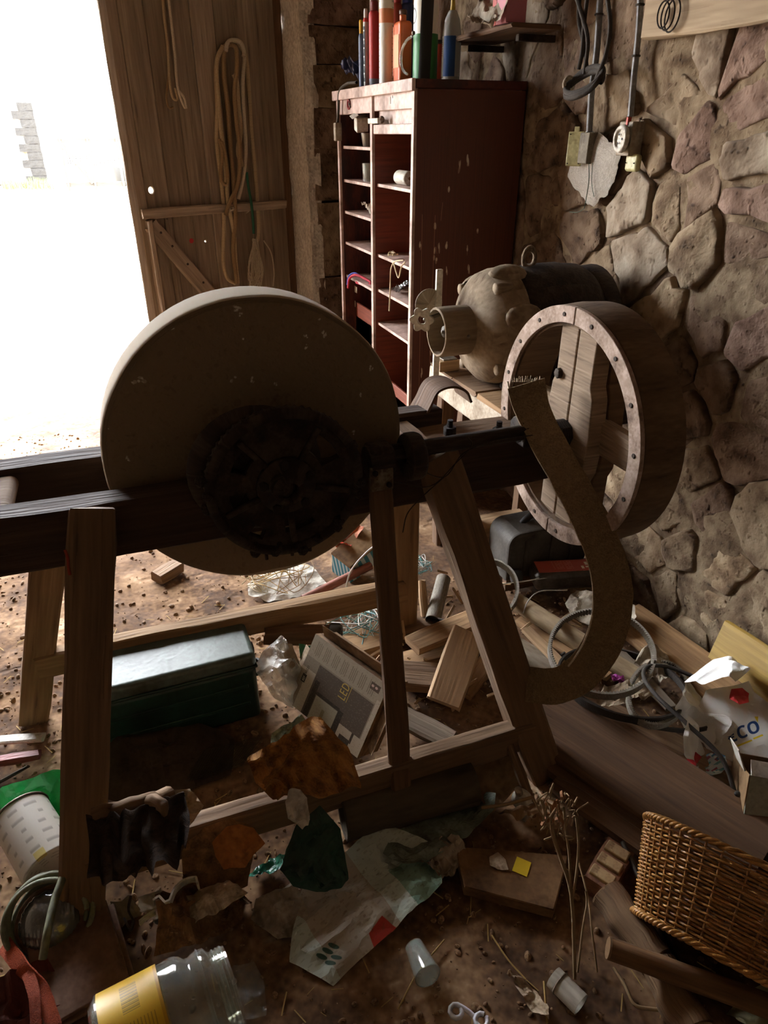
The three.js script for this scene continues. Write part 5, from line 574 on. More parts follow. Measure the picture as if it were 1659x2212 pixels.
  crumpled('white_sheet', 'bright white plastic sheet on the earth behind the bench', 'plastic sheet', mats.white, 615, 1262, 0.0, 0.3, 0.22, { seed: 39, amp: 0.015, freq: 8, ry: 0.3 });
  crumpled('dark_cloth', 'dark flattened cloth lying under the green case', 'cloth', M('#4a3b2c', 'blotch', { size: 0.3, rough: 1 }), 330, 1665, 0.0, 0.42, 0.22, { seed: 40, amp: 0.02, freq: 8, ry: 0.05 });
  crumpled('brown_leaf_paper', 'split brown paper strip in the earth below the card with the yellow label', 'paper', mats.paper, 1150, 2165, 0.0, 0.06, 0.11, { seed: 41, amp: 0.018, freq: 24, ry: 0.2, rag: 0.3 });
  crumpled('green_sheeting', 'bright green plastic sheeting wrapped behind the bench leg', 'plastic sheet', mats.green, 100, 1735, 0.06, 0.26, 0.12, { seed: 42, amp: 0.03, freq: 8, rx: 0.5, ry: 0.25 });
  crumpled('dry_leaves', 'pale curled paper with leaf shapes by the jar', 'paper', mats.whiteDirty, 360, 1985, 0.03, 0.1, 0.05, { seed: 43, amp: 0.02, freq: 16, ry: 0.3, rag: 0.3 });
  // old dark cloth over the stretcher: folds hanging from a dusty roll
  { const rows = []; for (let j = 0; j <= 16; j++) { const r = []; for (let i = 0; i <= 40; i++) { const u = i / 40, v = j / 16, x = 190 + 215 * u, top = 1762 - 55 * u, p = gz(x, top + v * 140, -0.955 + 0.1 * v); p.x += 0.006 * noise3(u * 14, v * 2, 1, 7); p.z += 0.03 * noise3(u * 13, v * 1.5, 2, 7) * (0.3 + v); p.y -= v * v * 0.03 * noise3(u * 9, 1, 5, 9); p.y += (j === 0 ? -0.01 : 0) + 0.01 * noise3(u * 12, v * 4, 3, 7); r.push(p); } rows.push(r); } const q = skin(rows), c = rows[0][20]; q.translate(-c.x, 0, -c.z); solo('old_cloth', 'dark brown old cloth hanging in folds over the stretcher', 'cloth', q, M('#3f2f22', 'blotch', { size: 0.25, rough: 1, bump: 0.002 }), V(c.x, 0, c.z)); const rl = thing('cloth_roll', 'dusty rolled cloth along the top of the old dark cloth', 'cloth', gz(300, 1735, -0.96)), pr = []; for (let i = 0; i <= 12; i++) pr.push(gz(195 + 170 * i / 12, 1766 - 46 * i / 12 + 3 * Math.sin(i * 2), -0.965 + 0.005 * Math.sin(i * 3)).sub(rl.position)); part(rl, 'roll', tube(pr, 0.017, { sides: 10 }), mats.old); part(rl, 'loose_fold', tube([pr[9], pr[9].clone().add(V(0.02, 0.012, 0.02)), pr[10].clone().add(V(0.01, -0.02, 0.03)), pr[12]], 0.012), mats.old); }
  // white carrier bag with lettering
  { const p = g(1545, 1590, 0.0), t = thing('carrier_bag', 'crumpled white carrier bag printed ECO lying on the boards by the wall', 'bag', p); const bagMap = paint(512, 512, (x, w, h) => { x.fillStyle = '#dedbd4'; x.fillRect(0, 0, w, h); x.fillStyle = '#1f3f74'; x.font = 'italic bold 92px sans-serif'; x.save(); x.translate(120, 320); x.rotate(-0.12); x.fillText('€CO', 0, 0); x.fillStyle = '#dcc21f'; x.fillRect(30, 22, 80, 9); x.fillRect(120, 18, 50, 9); x.beginPath(); x.moveTo(190, -85); x.lineTo(206, -78); x.lineTo(186, -48); x.fill(); x.restore(); });
    const bw = plain('#e6e5e0', 0.32);
    part(t, 'bag_front', sheet(0.25, 0.22, { seed: 50, amp: 0.007, freq: 5, rag: 0.06, square: 0.9, print: true }), plain('#ffffff', 0.4, { map: bagMap }), g(1618, 1570, 0.075).sub(p), [0.5, -0.1, 0.4]); part(t, 'bag_side', sheet(0.15, 0.2, { seed: 51, amp: 0.035, freq: 8, rag: 0.2 }), bw, g(1500, 1548, 0.05).sub(p), [0.5, 0.5, 0.15]); part(t, 'bag_side', sheet(0.12, 0.1, { seed: 61, amp: 0.03, freq: 8, rag: 0.2 }), bw, g(1475, 1620, 0.05).sub(p), [0.4, 0.7, 0.1]); part(t, 'bag_mouth', sheet(0.14, 0.1, { seed: 62, amp: 0.03, freq: 9, rag: 0.25 }), bw, g(1530, 1490, 0.1).sub(p), [0.2, 0.2, -0.2]); part(t, 'red_panel', sheet(0.06, 0.045, { seed: 52, amp: 0.01, freq: 12 }), plain('#b8262a', 0.4), g(1597, 1503, 0.14).sub(p), [0.6, 0, 0.3]); part(t, 'red_panel', sheet(0.05, 0.04, { seed: 53, amp: 0.01, freq: 12 }), plain('#b8262a', 0.4), g(1490, 1640, 0.045).sub(p), [0.4, 0.4, 0]); }
  crumpled('printed_packet', 'small blue and white printed packet under the carrier bag', 'packet', plain('#ffffff', 0.4, { map: paint(128, 128, (x, w, h) => { x.fillStyle = '#b9c2c4'; x.fillRect(0, 0, w, h); const r = rng(4); for (let i = 0; i < 60; i++) { x.fillStyle = ['#35627e', '#8a3a4a', '#d7dbd8', '#4d8790'][Math.floor(r() * 4)]; x.fillRect(r() * w, r() * h, 6 + 18 * r(), 4 + 12 * r()); } }) }), 1530, 1665, 0.03, 0.09, 0.08, { print: true, seed: 54, amp: 0.015, freq: 18 });
  crumpled('purple_packet', 'shiny clear and purple sweet packet inside the belts', 'packet', plain('#b04a9a', 0.2), 1330, 1480, 0.07, 0.055, 0.04, { seed: 55, amp: 0.02, freq: 30 });
  crumpled('clear_wrap', 'clear plastic wrap scrap beside the purple packet', 'wrap', mats.clear, 1352, 1508, 0.07, 0.05, 0.05, { seed: 56, amp: 0.02, freq: 30 });
  crumpled('cream_rag', 'cream coloured rag twisted among the boards inside the belts', 'rag', mats.paper, 1345, 1530, 0.05, 0.15, 0.05, { seed: 57, amp: 0.03, freq: 18, ry: -0.5 });
  crumpled('grey_cloth', 'pale grey cloth lying between pipe and plank', 'cloth', mats.whiteDirty, 1290, 1340, 0.06, 0.13, 0.22, { seed: 58, amp: 0.03, freq: 9, ry: 0.6 });
  crumpled('grey_cloth', 'pale grey crumpled cloth under the smaller toothed belt', 'cloth', mats.whiteDirty, 1420, 1450, 0.05, 0.15, 0.12, { seed: 59, amp: 0.03, freq: 12, ry: 0.3 });
  crumpled('green_plastic', 'green plastic bag scrap behind the mallet', 'bag', plain('#256d4a', 0.35), 665, 1425, 0.12, 0.06, 0.1, { seed: 60, amp: 0.02, freq: 16, rx: 0.8 });
}
{ // white carton, orange and striped boxes
  const p = g(1648, 1832, 0.01), t = thing('white_carton', 'open white cardboard carton with an upright flap beside the broad dark plank', 'carton', p); t.rotation.set(-0.4, -0.6, 0, 'YXZ'); part(t, 'front_wall', rbox(0.16, 0.15, 0.003, 0.001), M('#c3cdc0', 'fine', { rough: 0.7, bump: 0 }), V(0.03, 0.085, 0.0), [-0.12, 0, 0]); part(t, 'side_wall', rbox(0.003, 0.15, 0.12, 0.001), mats.card, V(-0.05, 0.085, -0.06)); part(t, 'back_wall', rbox(0.16, 0.15, 0.003, 0.001), mats.card, V(0.03, 0.085, -0.12)); part(t, 'carton_base', rbox(0.16, 0.003, 0.12, 0.001), mats.card, V(0.03, 0.01, -0.06)); part(t, 'flap', rbox(0.15, 0.035, 0.003, 0.001), M('#e6e3da', 'fine', { rough: 0.7 }), V(0.03, 0.172, -0.016), [-0.6, 0, 0]); part(t, 'flap', rbox(0.003, 0.05, 0.07, 0.001), mats.white, V(-0.062, 0.18, -0.06), [0, 0, 0.4]);
  const q = g(770, 1225, 0.0), sb = thing('striped_carton', 'teal and white striped carton in the rubbish behind the grindstone', 'carton', q); sb.rotation.set(0.3, 0.5, 0.1); part(sb, 'carton_body', new THREE.BoxGeometry(0.16, 0.11, 0.09), plain('#ffffff', 0.7, { map: paint(128, 128, (x, w, h) => { x.fillStyle = '#b9c8c8'; x.fillRect(0, 0, w, h); x.fillStyle = '#2f7f93'; for (let i = -2; i < 8; i++) { x.beginPath(); x.moveTo(i * 26, 0); x.lineTo(i * 26 + 13, 0); x.lineTo(i * 26 + 43, h); x.lineTo(i * 26 + 30, h); x.fill(); } }) }), V(0, 0.065, 0)); part(sb, 'lid', rbox(0.165, 0.012, 0.095, 0.003), mats.card, V(0, 0.12, 0));
  const r = g(745, 1190, 0.06), ob = thing('orange_packet', 'torn orange packet lying on the striped carton', 'packet', r); part(ob, 'packet_body', sheet(0.16, 0.1, { seed: 70, amp: 0.025, freq: 14 }), M('#bd6a3c', 'blotch', { size: 0.2, rough: 0.7 }), V(0, 0.06, 0), [0.3, 0.5, 0.2]); part(ob, 'printed_corner', sheet(0.06, 0.05, { seed: 71, amp: 0.012, freq: 20 }), plain('#c8442c', 0.5), V(-0.02, 0.045, 0.05), [0.4, 0, 0]);
}
{ // card with yellow label, brick with holes, white bulb, cup, rings
  const pts = [g(985, 1830, 0.03), g(1225, 1850, 0.03), g(1195, 1965, 0.03), g(1005, 1915, 0.03)], c = pts[0].clone().add(pts[2]).multiplyScalar(0.5), t = thing('flat_card', 'flat brown carton piece with a yellow label lying on the earth', 'card', V(c.x, 0, c.z)); const s = new THREE.Shape(pts.map((p) => new THREE.Vector2(p.x - c.x, -(p.z - c.z)))); part(t, 'card_body', boxUV(new THREE.ExtrudeGeometry(s, { depth: 0.026, bevelEnabled: true, bevelSize: 0.002, bevelThickness: 0.002, bevelSegments: 1 })).rotateX(-Math.PI / 2), M('#8a6a48', 'blotch', { size: 0.3, rough: 0.95, bump: 0.001 }), V(0, 0.004, 0)); const lb = g(1127, 1873, 0.032); part(t, 'yellow_label', rbox(0.036, 0.001, 0.032, 0.0003), plain('#d8b811', 0.6), V(lb.x - c.x, 0.0335, lb.z - c.z), [0, 0.75, 0]); const lw = g(1075, 1865, 0.032); part(t, 'torn_label', sheet(0.05, 0.05, { seed: 72, amp: 0.003, freq: 20, rag: 0.3 }), mats.paper, V(lw.x - c.x, 0.033, lw.z - c.z));
  const b = g(1310, 1895, 0.0), bk = thing('hollow_brick', 'broken hollow clay brick half buried beside the log', 'brick', b); bk.rotation.y = 0.5; part(bk, 'brick_body', roughBlock(0.12, 0.05, 0.06, 44, 0.004), M('#8f6346', 'pit', { size: 0.2, bump: 0.003 }), V(0, 0.02, 0)); for (let i = 0; i < 3; i++) part(bk, 'cell_web', rbox(0.026, 0.012, 0.05, 0.003), M('#b59a72', 'pit', { size: 0.2, bump: 0.002 }), V(-0.036 + i * 0.036, 0.048, 0));
  const w = g(1130, 1740, 0.0), bl = thing('white_bulb', 'white bulb shaped plastic fitting by the bench foot', 'bulb', w); part(bl, 'globe', lathe([[0, 0], [0.012, 0.002], [0.022, 0.02], [0.024, 0.035], [0.018, 0.055], [0.009, 0.072], [0, 0.076]], 22), mats.white, V(0, 0.004, 0), [0.2, 0, 0.35]); part(bl, 'neck', cyl(0.009, 0.025, 14), mats.whiteDirty, V(-0.026, 0.07, 0.014), [0.2, 0, 0.35]);
  const k = thing('white_block', 'little white carton cube below the white bulb', 'carton', g(1130, 1760, 0.0)); part(k, 'cube_body', rbox(0.03, 0.03, 0.03, 0.002), mats.white, V(0.0, 0.015, 0), [0, 0.5, 0]); part(k, 'flap', rbox(0.03, 0.001, 0.02, 0.0003), mats.white, V(0.01, 0.031, 0.015), [0.5, 0.5, 0]);
  const cu = g(895, 2045, 0.025), cp = thing('clear_cup', 'small clear plastic cup lying on the bare earth', 'cup', cu); part(cp, 'cup_wall', lathe([[0, 0], [0.017, 0], [0.024, 0.065], [0.025, 0.065], [0.018, -0.001], [0, -0.001]], 26), mats.clear, V(0, 0, 0), [1.35, 0.6, 0]); part(cp, 'lip', new THREE.TorusGeometry(0.0245, 0.0012, 6, 26).rotateX(Math.PI / 2), mats.clear, V(0, 0.065, 0).applyEuler(new THREE.Euler(1.35, 0.6, 0)), [1.35, 0.6, 0]);
  for (const [px, py, r, tail] of [[985, 2185, 0.011, 1], [1040, 2205, 0.011, 0]]) { const o = g(px, py, 0.016), th = thing('plastic_hook', tail ? 'white plastic curl hook with a tail in the earth' : 'white plastic curl half sunk in the earth', 'hook', o), l = []; for (let i = 0; i <= 20; i++) { const a = i / 20 * 5.6; l.push(V(Math.cos(a) * r, 0.002 * i / 20, Math.sin(a) * r)); } if (tail) l.push(V(0.02, 0.0, 0.006), V(0.03, -0.004, 0.02)); part(th, 'curl', tube(l, 0.0045), plain('#c9c8cf', 0.4)); part(th, 'tip', new THREE.SphereGeometry(0.0047, 10, 8), plain('#c9c8cf', 0.4), l[0]); }
  const wt = g(1195, 2110, 0.02), we = g(1255, 2170, 0.02), tb = thing('white_pipe_piece', 'broken piece of white plastic pipe at the foot of the dry twig', 'pipe', wt), L = wt.distanceTo(we); along(part(tb, 'tube', lathe([[0.018, 0], [0.02, 0], [0.02, L], [0.018, L], [0.018, 0]], 26), mats.white), V(0, 0, 0), we.clone().sub(wt)); along(part(tb, 'joint_ring', new THREE.TorusGeometry(0.0205, 0.0016, 6, 26).rotateX(Math.PI / 2), mats.whiteDirty), we.clone().sub(wt).multiplyScalar(0.25), we.clone().sub(wt));
}
{ // torn white mouldings by the paper heap
  const l = (name, label, pts, r, mat, cat) => { const a = pts.map((q) => q.isVector3 ? q : g(...q)), t = thing(name, label, cat, a[0]); part(t, 'strip', band(a.map((p) => p.clone().sub(a[0])), r * 2.2, 0.004, V(0, 1, 0.3), { n: 40 }), mat); return t; };
  l('white_moulding', 'wavy white plastic moulding curling over the paper heap', [[330, 1948, 0], [345, 1938, 0], [362, 1950, 0], [378, 1920, 0], [400, 1902, 0], [425, 1898, 0], [430, 1912, 0]].map(([a, b]) => g(a, b, 0.1)), 0.012, mats.white, 'moulding'); l('white_moulding', 'short white curl of plastic below the wavy moulding', [[300, 1992], [318, 1978], [335, 1968]].map(([a, b]) => g(a, b, 0.06)), 0.01, mats.white, 'moulding'); l('black_strap', 'thin black strap bent beside the tile stack', [[285, 1935, 0.05], [280, 1965, 0.04], [290, 1990, 0.03], [282, 2012, 0.02], [266, 1985, 0.03]], 0.004, mats.rubber, 'strap');
  for (const [px, py, k] of [[275, 1975, 0], [335, 1945, 1]]) crumpled('plastic_shard', ['pale plastic shard standing beside the black strap', 'grey plastic shard leaning behind the wavy moulding'][k], 'shard', mats.whiteDirty, px, py, 0.0, 0.05, 0.09, { seed: 80 + k, amp: 0.008, freq: 10, rx: 0.9, ry: 0.3 + k });
}
{ // corner heap: tin with coiled cable and lamp glass, tiles, orange strap
  const a = g(45, 1760, 0.1), b = g(130, 1900, 0.07), t = thing('white_tin', 'tall white printed tin lying with a coil of cable at its end', 'tin', a), dir = b.clone().sub(a).setLength(0.15), R = 0.058; along(part(t, 'tin_body', lathe([[0, 0], [R - 0.006, 0], [R, 0.004], [R, 0.15], [R - 0.006, 0.154], [0, 0.154]], 34), plain('#ffffff', 0.4, { map: (() => { const x = paint(512, 256, (c, w, h) => { c.fillStyle = '#c3bdb2'; c.fillRect(0, 0, w, h); c.fillStyle = '#9b948a'; for (let i = 0; i < 22; i++) for (let k = 0; k < 9; k++) c.fillRect(14 + k * 56 + (i % 3) * 4, 30 + i * 9, 14 + 22 * ((i * 7 + k * 3) % 4) / 3, 2.5); c.fillStyle = '#b04a40'; for (let k = 0; k < 7; k++) c.fillRect(10 + k * 72, 190, 40, 7); c.fillStyle = '#c2b06a'; for (let k = 0; k < 4; k++) c.fillRect(50 + k * 120, 60, 30, 50); }); x.wrapS = x.wrapT = THREE.RepeatWrapping; x.repeat.set(2.7, 6.4); return x; })() })), V(0, 0, 0), dir); along(part(t, 'rim', new THREE.TorusGeometry(R, 0.003, 8, 34).rotateX(Math.PI / 2), mats.steel), V(0, 0, 0), dir);
  const c = g(108, 1985, 0.06), cc = thing('cable_coil', 'coil of greenish cable round an old lamp glass', 'cable', c), n = V(0.1, 0.75, 0.6).normalize(), q = new THREE.Quaternion().setFromUnitVectors(V(0, 1, 0), n), co = []; for (let i = 0; i <= 150; i++) { const an = i / 150 * 6.283 * 5, r = 0.072 + 0.01 * noise3(i * 0.11, 1, 2, 3); co.push(V(Math.cos(an) * r, (i / 150 - 0.5) * 0.05 + 0.006 * noise3(i * 0.2, 4, 4, 4), Math.sin(an) * r).applyQuaternion(q)); } const cm = M('#7d8168', 'fine', { rough: 0.6, bump: 0.0003 }); part(cc, 'coil', tube(co, 0.0055, { n: 300 }), cm); part(cc, 'free_end', tube([[140, 1885, 0.14], [118, 1945, 0.13], [103, 2010, 0.12], [92, 2072, 0.09]].map(([x, y, h]) => g(x, y, h).sub(c)), 0.0075), cm);
  const lg = thing('lamp_glass', 'ribbed grey lamp glass inside the coil of cable', 'lamp', c.clone().add(V(0, -0.005, 0))), rib = new THREE.SphereGeometry(0.056, 64, 24, 0, 6.2832, 0, 1.75), rp = rib.attributes.position; for (let i = 0; i < rp.count; i++) { const x = rp.getX(i), y = rp.getY(i), z = rp.getZ(i), k = 1 + 0.02 * Math.sin(x * 900); rp.setXYZ(i, x * k, y * k * 0.8, z * k); } rib.computeVertexNormals(); const dm = part(lg, 'globe', rib, plain('#6f706c', 0.12, { clearcoat: 1, metalness: 0.4 })); dm.quaternion.copy(q); const rg = part(lg, 'base_ring', new THREE.TorusGeometry(0.057, 0.006, 8, 32).rotateX(Math.PI / 2), mats.kraftDark); rg.quaternion.copy(q);
  for (let i = 0; i < 2; i++) { const p0 = g(225 + i * 14, 1930, 0.05), p1 = g(278 + i * 12, 2105, 0.03), m = solo('floor_tile', ['dusty pink tile with a rounded edge lying against its neighbour', 'dusty pink tile under the upper tile beside the jar'][i], 'tile', rbox(p0.distanceTo(p1), 0.009, 0.15, 0.004), M('#8d6e5c', 'blotch', { size: 0.3, rough: 0.8 }), null, null, 'stacked pink tiles'); lay(m, p0.add(V(-0.07, i ? -0.012 : 0.0, 0.03)), p1.add(V(-0.07, i ? -0.012 : 0.0, 0.03))); }
  const os = thing('orange_strap', 'frayed orange webbing strap lying on the tiles', 'strap', g(40, 2070, 0.06)); part(os, 'webbing', band([[10, 2040, 0.06], [45, 2085, 0.07], [85, 2130, 0.06], [110, 2190, 0.06], [130, 2250, 0.05]].map(([x, y, h]) => g(x, y, h).sub(os.position)), 0.028, 0.003, V(0.8, 0.4, 0.3)), M('#b5502c', 'fine', { size: 0.06, rough: 0.95 })); part(os, 'webbing', band([[60, 2100, 0.07], [75, 2150, 0.07], [80, 2230, 0.05]].map(([x, y, h]) => g(x, y, h).sub(os.position)), 0.02, 0.003, V(0.9, 0.2, 0.2)), M('#a04a30', 'fine', { size: 0.06, rough: 0.95 }));
  crumpled('red_bag', 'dull red bag scrap below the orange strap', 'bag', M('#7c3a30', 'blotch', { size: 0.2, rough: 0.7 }), 60, 2200, 0.0, 0.16, 0.14, { seed: 91, amp: 0.035, freq: 12 });
  board('white_strip', 'white painted strip on the earth beyond the bench leg', 'strip', mats.white, g(-20, 1600, 0.02), g(95, 1592, 0.03), 0.012, 0.03); board('red_tool_shaft', 'faded red wooden handle lying near the white strip', 'handle', M('#a25050', 'grain', { size: 0.3, rough: 0.6 }), g(-30, 1650, 0.03), g(85, 1630, 0.03), 0.022, 0.03); board('thin_stick', 'thin dark stick on the earth near the red handle', 'stick', mats.steelDark, g(-20, 1700, 0.02), g(62, 1655, 0.03), 0.006, 0.008);
  board('wood_chunk', 'short wooden chunk lying on the bright earth', 'wood', mats.old, g(338, 1250, 0.02), g(385, 1222, 0.02), 0.04, 0.06);
  const mesh = []; for (let i = 0; i < 22; i++) { mesh.push(tube([g(440 + i * 6, 1620 - i, 0.04), g(400 + i * 6, 1690 - i * 2, 0.02)], 0.0007, { n: 2, sides: 3 }), tube([g(440 - i * 2, 1620 + i * 3.3, 0.04 - i * 0.0009), g(566 - i * 2, 1590 + i * 3, 0.04 - i * 0.0009)], 0.0007, { n: 2, sides: 3 })); } const wm = solo('wire_netting', 'piece of fine wire netting leaning below the green case', 'netting', merge(mesh), mats.steelDark); 
}
{ // plastic jar with yellow label
  const a = g(215, 2285, 0.088), b = g(505, 2125, 0.088), dir = b.clone().sub(a), L = dir.length(), t = thing('plastic_jar', 'clear plastic jar with a yellow label lying open on its side', 'jar', a), r = 0.086;
  const prof = [[0, 0], [r * 0.85, 0], [r, 0.012], [r, L * 0.62], [r * 0.94, L * 0.67], [r * 0.86, L * 0.7], [r * 0.84, L * 0.73], [r * 0.9, L * 0.8], [r * 0.88, L * 0.85], [r * 0.76, L * 0.88], [r * 0.74, L * 0.9], [r * 0.74, L]], inner = prof.map(([x, y]) => [Math.max(0, x - 0.0015), y + (y < 0.01 ? 0.002 : 0)]).reverse();
  along(part(t, 'jar_wall', lathe([...prof, ...inner], 48), plain('#f2f2ec', 0.06, { transmission: 0.93, thickness: 0, ior: 1.45 })), V(0, 0, 0), dir);
  const ly = paint(1024, 256, (x, w, h) => { x.fillStyle = '#d9ac1c'; x.fillRect(0, 0, w, h); x.fillStyle = '#8d7424'; for (const X of [200, 700]) for (let i = 0; i < 26; i++) x.fillRect(X + i * 4, 90, 1 + (i * 7 % 3), 70); x.fillStyle = 'rgba(120,95,30,.5)'; for (const X of [330, 830]) for (let i = 0; i < 12; i++) x.fillRect(X, 40 + i * 14, 90, 4); x.fillStyle = '#c18f12'; x.fillRect(0, 0, w, 14); });
  const lg = new THREE.LatheGeometry([new THREE.Vector2(r + 0.0008, 0.015), new THREE.Vector2(r + 0.0008, L * 0.5)], 48); along(part(t, 'yellow_label', lg, plain('#ffffff', 0.45, { map: ly })), V(0, 0, 0), dir);
  for (const k of [0.91, 0.94, 0.97]) along(part(t, 'screw_thread', new THREE.TorusGeometry(r * 0.745, 0.0022, 6, 44).rotateX(Math.PI / 2), mats.clear), dir.clone().multiplyScalar(k), dir); along(part(t, 'shoulder_bead', new THREE.TorusGeometry(r * 0.9, 0.002, 8, 44).rotateX(Math.PI / 2), mats.clear), dir.clone().multiplyScalar(0.8), dir);
  crumpled('clear_film', 'clear plastic film lying at the jar mouth', 'film', mats.clear, 530, 2150, 0.0, 0.08, 0.12, { seed: 95, amp: 0.015, freq: 18 });
}
{ // logs and pole
  const log = (name, label, p, q, r0, r1, mat, seed) => { const L = p.distanceTo(q), N = 22, K = 14, rows = []; for (let j = 0; j <= K; j++) { const row = []; for (let i = 0; i <= N; i++) { const a = i / N * 6.28318, r = (r0 + (r1 - r0) * j / K) * (1 + 0.08 * fbm(Math.cos(a) * 2, Math.sin(a) * 2, j * 0.5 + seed, seed, 3)); row.push(V(Math.cos(a) * r + 0.1 * r0 * noise3(j * 0.4, seed, 1, 2), j / K * L, Math.sin(a) * r)); } rows.push(row); } const t = thing(name, label, 'log', p), q1 = skin(rows); const uv = q1.attributes.uv; for (let i = 0; i < uv.count; i++) { const u = uv.getX(i), v = uv.getY(i); uv.setXY(i, v * L, u * r0 * 6); } along(part(t, 'bark', q1, mat), V(0, 0, 0), q.clone().sub(p)); for (const [e, k] of [[0, r0], [1, r1]]) along(part(t, 'end_grain', new THREE.CylinderGeometry(k * 0.97, k * 0.97, 0.004, 22), mats.pale2), q.clone().sub(p).multiplyScalar(e), q.clone().sub(p)); return t; };
  const bark = M('#8b6f50', 'grain', { size: 0.3, bump: 0.003 });
  log('log', 'thick barked log lying beside the wicker basket', g(1310, 1930, 0.035), g(1420, 2075, 0.03), 0.035, 0.032, bark, 3); log('log', 'thick log end under the long round pole', g(1420, 2085, 0.03), g(1500, 2230, 0.03), 0.034, 0.036, bark, 5); log('round_pole', 'long smooth round pole resting across the logs', g(1315, 2048, 0.09), g(1720, 2195, 0.05), 0.019, 0.021, M('#8d6a46', 'grain', { size: 0.5, bump: 0.001 }), 7);
  crumpled('cream_chip', 'cream coloured wood chip between log and basket', 'chip', mats.pale, 1378, 1975, 0.0, 0.022, 0.02, { seed: 97, amp: 0.004, freq: 40 });
  const lm = solo('yellow_green_scrap', 'pale yellow plastic scrap poking out below the pole', 'scrap', sheet(0.1, 0.07, { seed: 98, amp: 0.02, freq: 14 }), plain('#c6c39a', 0.5), g(1630, 2200, 0.0));
}
{ // dry branching twig, stems, straws
  const root = g(1242, 2118, 0.0), tg = thing('dry_twig', 'dry branching plant stem standing up from the earth', 'twig', root), R = rng(44); const K = (a, b, h) => g(a, b, h).sub(root);
  [[[[1242, 2115, 0.0], [1240, 2040, 0.05], [1238, 1975, 0.1], [1230, 1910, 0.15], [1210, 1850, 0.2], [1190, 1790, 0.25], [1170, 1730, 0.3]], 0.0038], [[[1232, 1915, 0.15], [1230, 1850, 0.2], [1222, 1790, 0.25], [1218, 1745, 0.3]], 0.0026], [[[1236, 1950, 0.12], [1246, 1880, 0.18], [1250, 1820, 0.23], [1245, 1765, 0.28]], 0.0026], [[[1248, 2100, 0.0], [1260, 2000, 0.08], [1268, 1950, 0.12], [1266, 1925, 0.14]], 0.0022], [[[1190, 1790, 0.25], [1175, 1770, 0.27], [1150, 1720, 0.3]], 0.002], [[[1210, 1850, 0.2], [1196, 1800, 0.24], [1188, 1740, 0.29]], 0.002]].forEach(([l, r]) => part(tg, 'stem', tube(l.map((p) => K(...p)), r, { sides: 5 }), mats.twig));
  for (let i = 0; i < 26; i++) { const p = K(1165 + R() * 85, 1725 + R() * 110, 0.2 + 0.1 * R()); part(tg, 'twiglet', tube([p, p.clone().add(V((R() - 0.5) * 0.03, 0.012 + 0.02 * R(), (R() - 0.5) * 0.02)), p.clone().add(V((R() - 0.5) * 0.05, 0.03 * R(), (R() - 0.5) * 0.03))], 0.0011 + 0.0012 * R(), { n: 8, sides: 4 }), mats.twig); }
  for (let i = 0; i < 18; i++) { const p = K(1172 + R() * 40, 1725 + R() * 60, 0.22 + 0.06 * R()); part(tg, 'curled_leaf', band([p, p.clone().add(V(0.008 * (R() - 0.5), 0.012, 0.006)), p.clone().add(V(0.02 * (R() - 0.5), 0.016 + 0.01 * R(), -0.006)), p.clone().add(V(0.024 * (R() - 0.5), 0.006, 0.004))], 0.006, 0.0008, V(R() - 0.5, R() - 0.5, R() - 0.5), { n: 8 }), M('#8a5c35', null, {})); }
  const stick = (label, pts, r, mat) => { const a = pts.map(([x, y, h]) => g(x, y, h)); return solo('dry_straw', label, 'stem', tube(a.map((p) => p.clone().sub(a[0])), r, { sides: 5 }), mat, a[0]); };
  stick('long straight dry straw lying on the bare earth', [[860, 2180, 0.006], [900, 2105, 0.012], [960, 2030, 0.006]], 0.0018, mats.straw); stick('thin straw slanting toward the split brown paper', [[1062, 2020, 0.01], [1095, 2070, 0.012], [1135, 2115, 0.01]], 0.0018, mats.straw); stick('forked root lying in the earth below the pole', [[1325, 2090, 0.01], [1350, 2130, 0.012], [1370, 2170, 0.012], [1410, 2180, 0.01], [1445, 2182, 0.008]], 0.0035, mats.twig); stick('dark pencil like stick crossing below the bench foot', [[1040, 1745, 0.06], [1090, 1738, 0.07], [1150, 1722, 0.08]], 0.004, mats.twig); stick('short straw by the split brown paper', [[1175, 2120, 0.01], [1178, 2160, 0.012], [1182, 2210, 0.01]], 0.0022, mats.straw); stick('bent stem standing beside the twig', [[1290, 2100, 0.0], [1280, 2020, 0.04], [1270, 1940, 0.07], [1250, 1860, 0.1]], 0.002, mats.twig);
}
